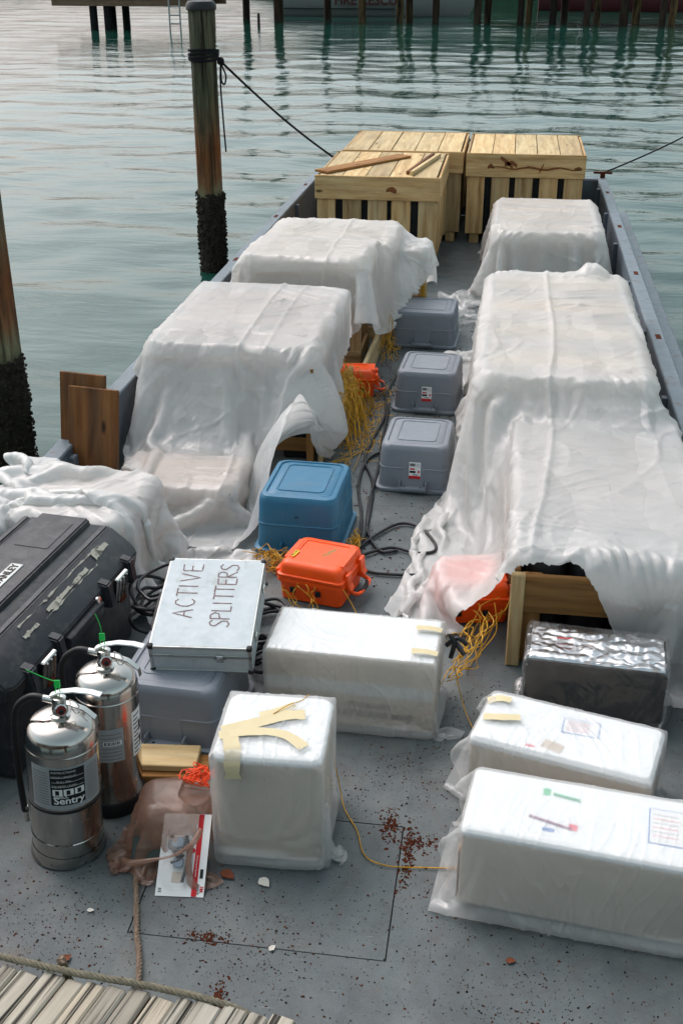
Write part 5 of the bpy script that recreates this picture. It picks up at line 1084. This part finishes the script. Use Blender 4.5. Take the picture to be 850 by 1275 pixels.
for i in range(26):
    c = Vector((-0.865 + rg.uniform(-.04, .04), 2.83 + rg.uniform(-.03, .03), 0.215 + rg.uniform(-.01, .02))); tube_geo(smooth_path([c + Vector((rg.uniform(-.03, .03), rg.uniform(-.03, .03), rg.uniform(-.012, .012))) for _ in range(5)], 4), 0.0022, 5, V, F)
tag(link('net_bundle', pydata('net', V, F, 60), M['net']), 'bright orange net bundle sticking out of the brown bag', 'net')
tag(box('booklet', (0.09, 0.12, 0.012), paint('dark_green_card', srgb(30, 46, 40), 0.1), None, (-1.00, 2.66, 0.075), (R(38), 0, R(8)), bev=0.002), 'dark green booklet inside the brown carrier bag', 'booklet')

# ================================================================== WHITE SHEETS
wallL, wallR = Box(-2.5, -2.03, 1.5, 13, 0.425, r=0.01), Box(0.93, 1.5, 1.5, 13, 0.425, r=0.01)
boxes_B = [Box(-1.945, -0.965, 5.83, 7.42, 0.655), Box(-1.72, -0.90, 7.42, 8.82, 0.74)]
# far left
sheet('plastic_sheet', 'white sheet over the far left crates, torn open above the aisle', -2.02, -0.42, interp([(-2.1, 6.85), (-1.7, 6.78), (-1.0, 6.86), (-0.7, 7.15), (-0.55, 7.5), (-0.3, 8.1)]), interp([(-2.1, 9.3), (-0.62, 9.25), (-0.3, 9.0)]), 0.034, 0.80,
      [wallL, boxes_B[0], Box(-1.74, -0.88, 7.41, 8.0, 0.775), Box(-1.745, -0.79, 7.96, 8.84, 0.735), Box(-0.95, -0.56, 8.48, 8.86, 0.60), Box(-0.78, -0.31, 8.03, 8.45, 0.24)], 80, jg=(0, 0.035, 0.015, 0.0), seed=2, fold=0.03, folds=((0, -1.2, .6), (1, 7.7, .5)), hang=(-1.72, -0.70, 7.43, 8.81))
# near left
sheet('plastic_sheet', 'large white sheet hanging over the near left crate to the deck', -2.16, -0.72, interp([(-2.4, 4.7), (-1.9, 4.52), (-1.55, 4.48), (-1.24, 4.48), (-1.17, 4.56), (-1.12, 4.95), (-1.06, 5.30), (-1.00, 5.60), (-0.94, 5.70), (-0.85, 5.74), (-0.58, 5.95)]), lambda u: 7.36, 0.033, 0.70,
      [wallL, boxes_B[0], Box(-1.74, -0.88, 7.41, 8.0, 0.775), Box(-1.88, -1.26, 4.98, 5.40, 0.20), Box(-1.09, -0.65, 4.74, 5.22, 0.29, rz=R(-2)), Box(-2.15, -1.80, 4.85, 5.1, 0.72, r=0.01), Box(-0.98, -0.92, 5.84, 6.92, 0.22, r=0.01), Box(-0.98, -0.79, 6.9, 7.1, 0.19, r=0.01)], 90, jg=(0, 0.03, 0.022, 0.0), seed=3, fold=0.03, folds=((0, -1.45, .8), (0, -1.30, .4), (1, 6.3, .5)), front=0.15, left=0.3, pinned=(-2.0, -0.99), hang=(-1.925, -0.985, 5.85, 7.3))
# small far right
sheet('plastic_sheet', 'small white sheet over the far right crate', -0.62, 1.10, lambda u: 8.95 + 0.12 * math.sin(u * 5), lambda u: 11.2, 0.038, 0.60, [wallR, Box(-0.11, 0.79, 9.39, 10.85, 0.555), Box(-0.085, 0.765, 5.45, 7.54, 0.70), Box(-0.42, 0.7, 11.36, 12.7, 0.87)], 80, seed=4, fold=0.05, hang=(-0.09, 0.77, 9.41, 10.83))
# big right
bigR = [wallR, Box(-0.105, 0.785, 5.44, 7.56, 0.70), Box(0.105, 0.89, 3.92, 5.45, 0.515), Box(-0.20, 0.12, 4.22, 4.50, 0.19, rz=R(10)), Box(-0.595, -0.205, 5.52, 5.96, 0.25, rz=R(-2)), Box(-0.62, -0.22, 6.71, 7.15, 0.25, rz=R(-3)), Box(-0.78, -0.31, 8.03, 8.45, 0.24), Box(0.50, 0.66, 7.40, 7.58, 0.765)]
sheet('plastic_sheet', 'largest white sheet, draped over the long right hand stack, torn at its front', -0.82, 1.12, interp([(-0.93, 4.5), (-0.7, 4.05), (-0.45, 3.92), (-0.25, 3.86), (-0.12, 3.92), (-0.02, 4.00), (0.06, 3.98), (0.12, 3.90), (0.20, 3.82), (0.32, 3.83), (0.52, 3.83), (0.60, 3.74), (0.68, 3.52), (0.80, 3.28), (1.2, 3.24)]), interp([(-0.93, 8.35), (-0.5, 8.45), (0.1, 8.0), (1.2, 7.95)]), 0.035, 0.80, bigR, 90, jg=(0, 0, 0.020, 0.0), seed=5, fold=0.03, folds=((0, 0.34, 1.0), (1, 6.4, .4)), hang=(-0.085, 0.80, 3.945, 7.54))
# bunched up behind the chest
crE = [wallL, Box(-1.99, -1.50, 4.07, 4.60, 0.46, rz=R(-6), r=0.05), Box(-2.03, -1.44, 2.96, 4.03, 0.53, rz=R(-6.5), r=0.03), Box(-1.285, -0.885, 3.21, 3.67, 0.27), Box(-1.90, -1.24, 4.98, 5.42, 0.24), Box(-2.15, -1.80, 4.85, 5.1, 0.72, r=0.01)]
sheet('plastic_sheet', 'crumpled off white sheet bunched up behind the black chest', -2.7, -1.0, lambda u: 3.5, lambda u: 4.9, 0.030, 0.6, crE, 48, mat=M['film_crumpled'], seed=6, fold=0.10, crease=0.010, bendk=2.0, init=lambda Rm: np.stack([-1.58 + (Rm[..., 0] + 1.72) * 0.66, 4.33 + (Rm[..., 1] - 4.2) * 0.36 + 0.03 * np.sin(Rm[..., 0] * 17), 0.60 + 0.09 * np.sin(Rm[..., 1] * 17 + 2 * np.sin(Rm[..., 0] * 5)) + 0.06 * np.sin(Rm[..., 0] * 14 + Rm[..., 1] * 6)], -1))
sup = box('cardboard_box', (0.46, 0.48, 0.43), M['kraft'], None, (-1.745, 4.345, 0.217), (0, 0, R(-6)), bev=0.006); tag(sup, 'brown cardboard box under the bunched sheet behind the chest', 'cardboard box')
sup2 = box('cardboard_box', (0.60, 0.40, 0.18), M['kraft'], None, (-1.57, 5.19, 0.092), bev=0.006); tag(sup2, 'low brown box under the hanging front of the near left sheet', 'cardboard box')
# scraps beside the far right crate
for nm, lab, cx, cy, sd_ in (('plastic_scrap', 'clear crumpled plastic wedged between the small far right sheet and wall', 0.86, 10.0, 8), ('plastic_scrap', 'grey crumpled plastic on the aisle floor beside the big right sheet', -0.36, 9.05, 9)):
    o = sheet(nm, lab, -0.35, 0.35, lambda u: -0.5, lambda u: 0.5, 0.03, 0.4, [wallR, Box(-0.09, 0.77, 9.41, 10.83, 0.52)], 70, mat=M['film_bag'], seed=sd_, fold=0.12, crease=0.012, bendk=2.0, init=lambda Rm, cx=cx, cy=cy: np.stack([cx + Rm[..., 0] * 0.22, cy + Rm[..., 1] * 0.55, 0.42 + 0.05 * np.sin(Rm[..., 0] * 25) + 0.04 * np.sin(Rm[..., 1] * 17)], -1)); o['category'] = 'plastic scrap'

# ================================================================== CORDS AND CABLES
def tangle(label, n, start, end, sag, r, mat, spread, seed, pts=7, floor=0.004, cat='cord', name='yellow_cord'):
    rg = random.Random(seed); V, F = [], []
    for i in range(n):
        a = Vector(start(rg)); b = Vector(end(rg)); P = []
        for k in range(pts):
            s = k / (pts - 1); p = a.lerp(b, s) + Vector((rg.uniform(-1, 1) * spread[0], rg.uniform(-1, 1) * spread[1], rg.uniform(-1, 1) * spread[2] + sag * math.sin(math.pi * s))); p.z = max(p.z, floor + r); P.append(p)
        path = smooth_path(P, 6)
        for p in path: p.z = max(p.z, floor + r)
        tube_geo(path, r, 5, V, F)
    o = link(name, pydata(name, V, F, 70), mat); o['kind'] = 'stuff'; o['label'] = label; return o
U = lambda rg, a, b: rg.uniform(a, b)
def things_tangle(*a, **k):
    o = tangle(*a, **k); del o['kind']; o['category'] = k.get('cat', 'cord'); return o
things_tangle('thick heap of yellow cord spilling over the pale board into the aisle', 95, lambda g: (U(g, -.98, -.93), U(g, 6.05, 6.85), U(g, .21, .26)), lambda g: (U(g, -.86, -.74), U(g, 6.0, 6.75), 0.01), 0.10, 0.0022, M['yellow_cord'], (0.028, 0.06, 0.035), 1)
things_tangle('loose yellow cord strands on the aisle floor around the cord heap', 14, lambda g: (U(g, -.9, -.7), U(g, 5.7, 6.9), 0.01), lambda g: (U(g, -.8, -.6), U(g, 5.7, 7.4), 0.01), 0.0, 0.0021, M['yellow_cord'], (0.08, 0.12, 0.01), 2)
things_tangle('yellow cord hanging from the far left crate beside the furthest grey tote', 16, lambda g: (U(g, -.86, -.79), U(g, 7.96, 8.02), U(g, .20, .30)), lambda g: (U(g, -.84, -.70), U(g, 7.55, 7.95), 0.01), -0.05, 0.0022, M['yellow_cord'], (0.03, 0.05, 0.03), 3)
things_tangle('yellow cord behind the torn corner of the far left sheet', 14, lambda g: (U(g, -.62, -.585), U(g, 8.475, 8.495), U(g, .34, .44)), lambda g: (U(g, -.60, -.54), U(g, 8.475, 8.50), 0.05), 0.0, 0.0022, M['yellow_cord'], (0.012, 0.005, 0.02), 4)
things_tangle('yellow cord bunch under the blue tote beside the near left sheet', 18, lambda g: (U(g, -1.12, -.98), U(g, 4.52, 4.70), 0.03), lambda g: (U(g, -1.02, -.86), U(g, 4.55, 4.70), 0.01), 0.03, 0.0022, M['yellow_cord'], (0.05, 0.05, 0.03), 5)
things_tangle('yellow cord tuft on deck at the right of the blue tote', 10, lambda g: (U(g, -.645, -.61), U(g, 4.75, 4.95), 0.02), lambda g: (U(g, -.64, -.58), U(g, 4.70, 4.90), 0.01), 0.05, 0.0022, M['yellow_cord'], (0.02, 0.04, 0.02), 6)
things_tangle('yellow cord tied round the front of the larger orange case', 6, lambda g: (U(g, -.88, -.62), U(g, 4.255, 4.275), U(g, .11, .14)), lambda g: (U(g, -.84, -.60), U(g, 4.20, 4.25), 0.02), 0.0, 0.0021, M['yellow_cord'], (0.012, 0.004, 0.012), 7)
things_tangle('tangle of yellow cord between the long wrapped box and right sheet', 16, lambda g: (U(g, -.12, -.06), U(g, 3.62, 3.75), U(g, .02, .30)), lambda g: (U(g, -.02, .10), U(g, 4.10, 4.26), U(g, 0.01, 0.16)), -0.04, 0.0022, M['yellow_cord'], (0.035, 0.04, 0.035), 8)
tag(tube('yellow_cord', [(-0.60, 4.26, 0.11), (-0.53, 4.20, 0.02), (-0.50, 4.05, 0.008), (-0.44, 3.95, 0.008), (-0.40, 4.08, 0.008), (-0.36, 4.20, 0.008), (-0.28, 4.16, 0.008), (-0.36, 4.10, 0.008), (-0.30, 4.05, 0.008), (-0.20, 4.10, 0.008)], 0.0022, M['yellow_cord'], seg=6), 'single yellow cord winding over the deck from the orange case', 'cord')
tag(tube('yellow_cord', [(-0.47, 3.06, 0.20), (-0.44, 3.04, 0.05), (-0.415, 2.98, 0.008), (-0.36, 2.88, 0.007), (-0.32, 2.77, 0.007), (-0.24, 2.735, 0.007), (-0.12, 2.745, 0.007), (-0.03, 2.75, 0.012), (0.005, 2.735, 0.03)], 0.0022, M['yellow_cord'], seg=6), 'single yellow cord crossing the deck from tall box to nearest box', 'cord')
tag(tube('yellow_cord', [(-0.09, 3.66, 0.16), (-0.05, 3.60, 0.04), (-0.01, 3.50, 0.008), (0.03, 3.42, 0.008), (0.05, 3.40, 0.02)], 0.0021, M['yellow_cord'], seg=6), 'short yellow cord trailing to the back of the right wrapped box', 'cord')
bn = thing('cord_knot', 'black taped cable knot at the corner of the long wrapped box', 'cable', (-0.105, 3.66, 0.27))
for i, P in enumerate(([(-0.02, 0, -0.02), (0.02, 0.01, 0.01), (0.06, 0.0, -0.01)], [(-0.01, 0.0, 0.03), (0.01, -0.01, 0.0), (0.0, -0.02, -0.06)], [(0.0, 0.02, 0), (0.03, -0.01, -0.02), (0.05, -0.03, -0.035)])): tube('cable_end', P, 0.009, M['cable'], bn, n=5)
def cable(label, pts, r=0.0078): return tag(tube('black_cable', pts, r, M['cable'], seg=8), label, 'cable')
cable('black cable down the middle of the aisle past the grey totes', [(-0.66, 7.5, 0.012), (-0.70, 7.0, 0.012), (-0.67, 6.6, 0.012), (-0.70, 6.2, 0.012), (-0.71, 5.9, 0.012), (-0.63, 5.6, 0.012), (-0.60, 5.2, 0.012), (-0.60, 4.9, 0.012), (-0.66, 4.72, 0.012), (-0.70, 4.66, 0.012)])
cable('black cable curving out from the nearest grey tote to the deck', [(-0.58, 5.95, 0.014), (-0.63, 6.02, 0.012), (-0.70, 5.88, 0.012), (-0.70, 5.55, 0.012), (-0.64, 5.2, 0.012), (-0.62, 4.95, 0.012), (-0.66, 4.78, 0.012)])
cable('black cable straight beside the nearest grey tote', [(-0.66, 6.75, 0.03), (-0.645, 6.3, 0.012), (-0.62, 5.8, 0.024), (-0.615, 5.3, 0.012), (-0.58, 5.0, 0.012), (-0.50, 4.82, 0.012), (-0.42, 4.84, 0.012)])
cable('looped black cable on the deck before the nearest grey tote', [(-0.62, 4.80, 0.014), (-0.54, 4.98, 0.014), (-0.44, 5.12, 0.014), (-0.34, 5.10, 0.014), (-0.26, 4.97, 0.014), (-0.24, 4.86, 0.014), (-0.32, 4.82, 0.014), (-0.45, 4.86, 0.014), (-0.58, 4.76, 0.016), (-0.62, 4.70, 0.012)])
cable('black cable lying across the deck towards the torn right sheet', [(-0.66, 4.74, 0.014), (-0.54, 4.62, 0.012), (-0.44, 4.60, 0.012), (-0.30, 4.61, 0.012)], 0.008)
def coil(label, c, R0, turns, seed, r=0.0075, fl=None, up=0.03):
    rg = random.Random(seed); P = []
    for i in range(turns * 9):
        a = i / 9 * 2 * math.pi; q = R0 * (1 + 0.22 * math.sin(i * 0.9 + seed) + rg.uniform(-.08, .08)); P.append((c[0] + q * math.cos(a) * 0.8, c[1] + q * math.sin(a) * 1.2, c[2] + up * i / 9 * 0.5 + rg.uniform(0, up)))
    return cable(label, P, r)
coil('coiled black cable behind the left side of the aluminium case', (-1.30, 3.86, 0.14), 0.11, 6, 3, up=0.05)
coil('coiled black cable on deck between the aluminium case and orange case', (-0.90, 4.02, 0.012), 0.13, 6, 5, up=0.02)
coil('second tangle of black cable by the long wrapped box', (-0.855, 3.80, 0.012), 0.07, 5, 9, up=0.03)

# ================================================================== DEBRIS
def flakes(name, n, pos, size, mats, seed, flat=True):
    rg = random.Random(seed); V, F, MI = [], [], []
    for i in range(n):
        x, y = pos(rg); s = size(rg); m = rg.randint(4, 6); a0 = rg.uniform(0, 6.28); b = len(V); el = rg.uniform(0.4, 1); h = rg.uniform(0.001, 0.004) + s * 0.15
        V.append((x, y, 0.0006 + h))
        for k in range(m):
            a = a0 + 6.283 * k / m; q = s * rg.uniform(0.6, 1.3); c, e = math.cos(a) * q, math.sin(a) * q * el; V.append((x + c * math.cos(a0) - e * math.sin(a0), y + c * math.sin(a0) + e * math.cos(a0), 0.0006))
        mi = rg.choice(range(len(mats)))
        for k in range(m): F.append((b, b + 1 + k, b + 1 + (k + 1) % m)); MI.append(mi)
    me = bpy.data.meshes.new(name); me.from_pydata(V, [], F); [me.materials.append(q) for q in mats]; me.polygons.foreach_set('material_index', MI); me.update()
    o = link(name, me, None); o['kind'] = 'stuff'; return o
M['litter'] = paint('dark_litter', srgb(52, 40, 34), 0.4, 40, 0.9, 0.1, bump=0); M['litter2'] = paint('brown_litter', srgb(96, 56, 38), 0.4, 40, 0.9, 0.1, bump=0); M['chip'] = paint('pale_chip', srgb(206, 202, 192), 0.1, 40, 0.8, 0.2, bump=0); M['leaf'] = paint('dry_leaf', srgb(112, 62, 40), 0.3, 60, 0.7, 0.2)
def clus(rg):
    if rg.random() < 0.40: return rg.uniform(-1.7, 0.9), rg.uniform(2.0, 4.6)
    c = rg.choice([(-0.3, 3.1), (-0.12, 2.55), (-0.5, 2.3), (0.25, 2.25), (-0.05, 3.3), (-1.1, 2.4), (-1.25, 2.3), (-0.7, 2.45), (0.3, 2.1), (0.1, 2.1), (-0.1, 3.6)]); return rg.gauss(c[0], 0.14), rg.gauss(c[1], 0.14)
flakes('deck_litter', 6000, clus, lambda g: 0.0012 + 0.0042 * g.random() ** 3.5, [M['litter'], M['litter'], M['litter2'], M['rust']], 1)
def aisle(rg): return (rg.uniform(-.82, -.2), rg.uniform(4.5, 9.2)) if rg.random() < 0.75 else (rg.gauss(-.7, .12), rg.gauss(7.2, .6))
flakes('aisle_litter', 2200, aisle, lambda g: 0.002 + 0.009 * g.random() ** 2.5, [M['litter'], M['litter'], M['litter2']], 2)
def heap(label, c, sx, sy, n, seed, mats=None, rot=0.0):
    def pos(rg):
        a, b = rg.gauss(0, sx), rg.gauss(0, sy); return c[0] + a * math.cos(rot) - b * math.sin(rot), c[1] + a * math.sin(rot) + b * math.cos(rot)
    o = flakes('rust_heap', n, pos, lambda g: 0.002 + 0.006 * g.random() ** 2, mats or [M['rust'], M['litter2'], M['rust']], seed); o['label'] = label; return o
heap('larger heap of rust flakes along the deck hatch seam', (-0.185, 2.80), 0.012, 0.07, 260, 11); heap('heap of rust flakes left of the hatch seam', (-0.255, 2.93), 0.016, 0.035, 190, 12); heap('small fan of rust flakes just right of the hatch seam', (-0.15, 2.86), 0.030, 0.018, 140, 13)
heap('rust flake heap close to the dock edge', (-0.655, 2.16), 0.012, 0.035, 150, 14); heap('rust flakes scattered along the left end of the hatch seam', (-0.735, 2.375), 0.04, 0.010, 110, 15)
def leaf(label, x, y, s, rz, mat, cat='leaf', name='dry_leaf'):
    V, F = [], []; n = 8
    for i in range(n + 1):
        q = i / n; w = s * 0.34 * math.sin(math.pi * q ** 0.8) + 0.0005; h = 0.002 + s * 0.22 * (q - 0.5) ** 2 + random.uniform(0, .0015)
        V += [(s * (q - 0.5), w, h + w * 0.35), (s * (q - 0.5), 0, h), (s * (q - 0.5), -w * random.uniform(.7, 1.1), h + w * 0.3)]
    for i in range(n): F += [(3 * i, 3 * i + 1, 3 * i + 4, 3 * i + 3), (3 * i + 1, 3 * i + 2, 3 * i + 5, 3 * i + 4)]
    tag(link(name, pydata('leaf', V, F, 60), mat, None, (x, y, 0.002), (0, 0, rz)), label, cat)
leaf('dry brown leaf lying in front of the tall wrapped box', -0.735, 2.625, 0.055, -0.5, M['leaf']); leaf('curled dry leaf just right of the nearer extinguisher', -1.085, 2.600, 0.040, 0.4, M['leaf'])
leaf('small dry leaf between the nearer extinguisher and the rope', -1.02, 2.61, 0.03, -0.2, M['leaf']); leaf('dark dry leaf on the deck above the dock edge at left', -1.12, 2.235, 0.045, 0.9, M['leaf']); leaf('dry leaf on deck in front of the nearest wrapped box', 0.145, 2.41, 0.030, 0.2, M['leaf'])
leaf('white plastic chip on deck before the tall wrapped box', -0.615, 2.61, 0.048, -0.7, M['chip'], 'chip', 'plastic_chip'); leaf('small pale chip on the deck near the rope', -1.11, 2.425, 0.022, 0.2, M['chip'], 'chip', 'plastic_chip'); leaf('small cream chip lying on the hatch plate seam', -0.54, 2.36, 0.026, 1.0, M['chip'], 'chip', 'plastic_chip')
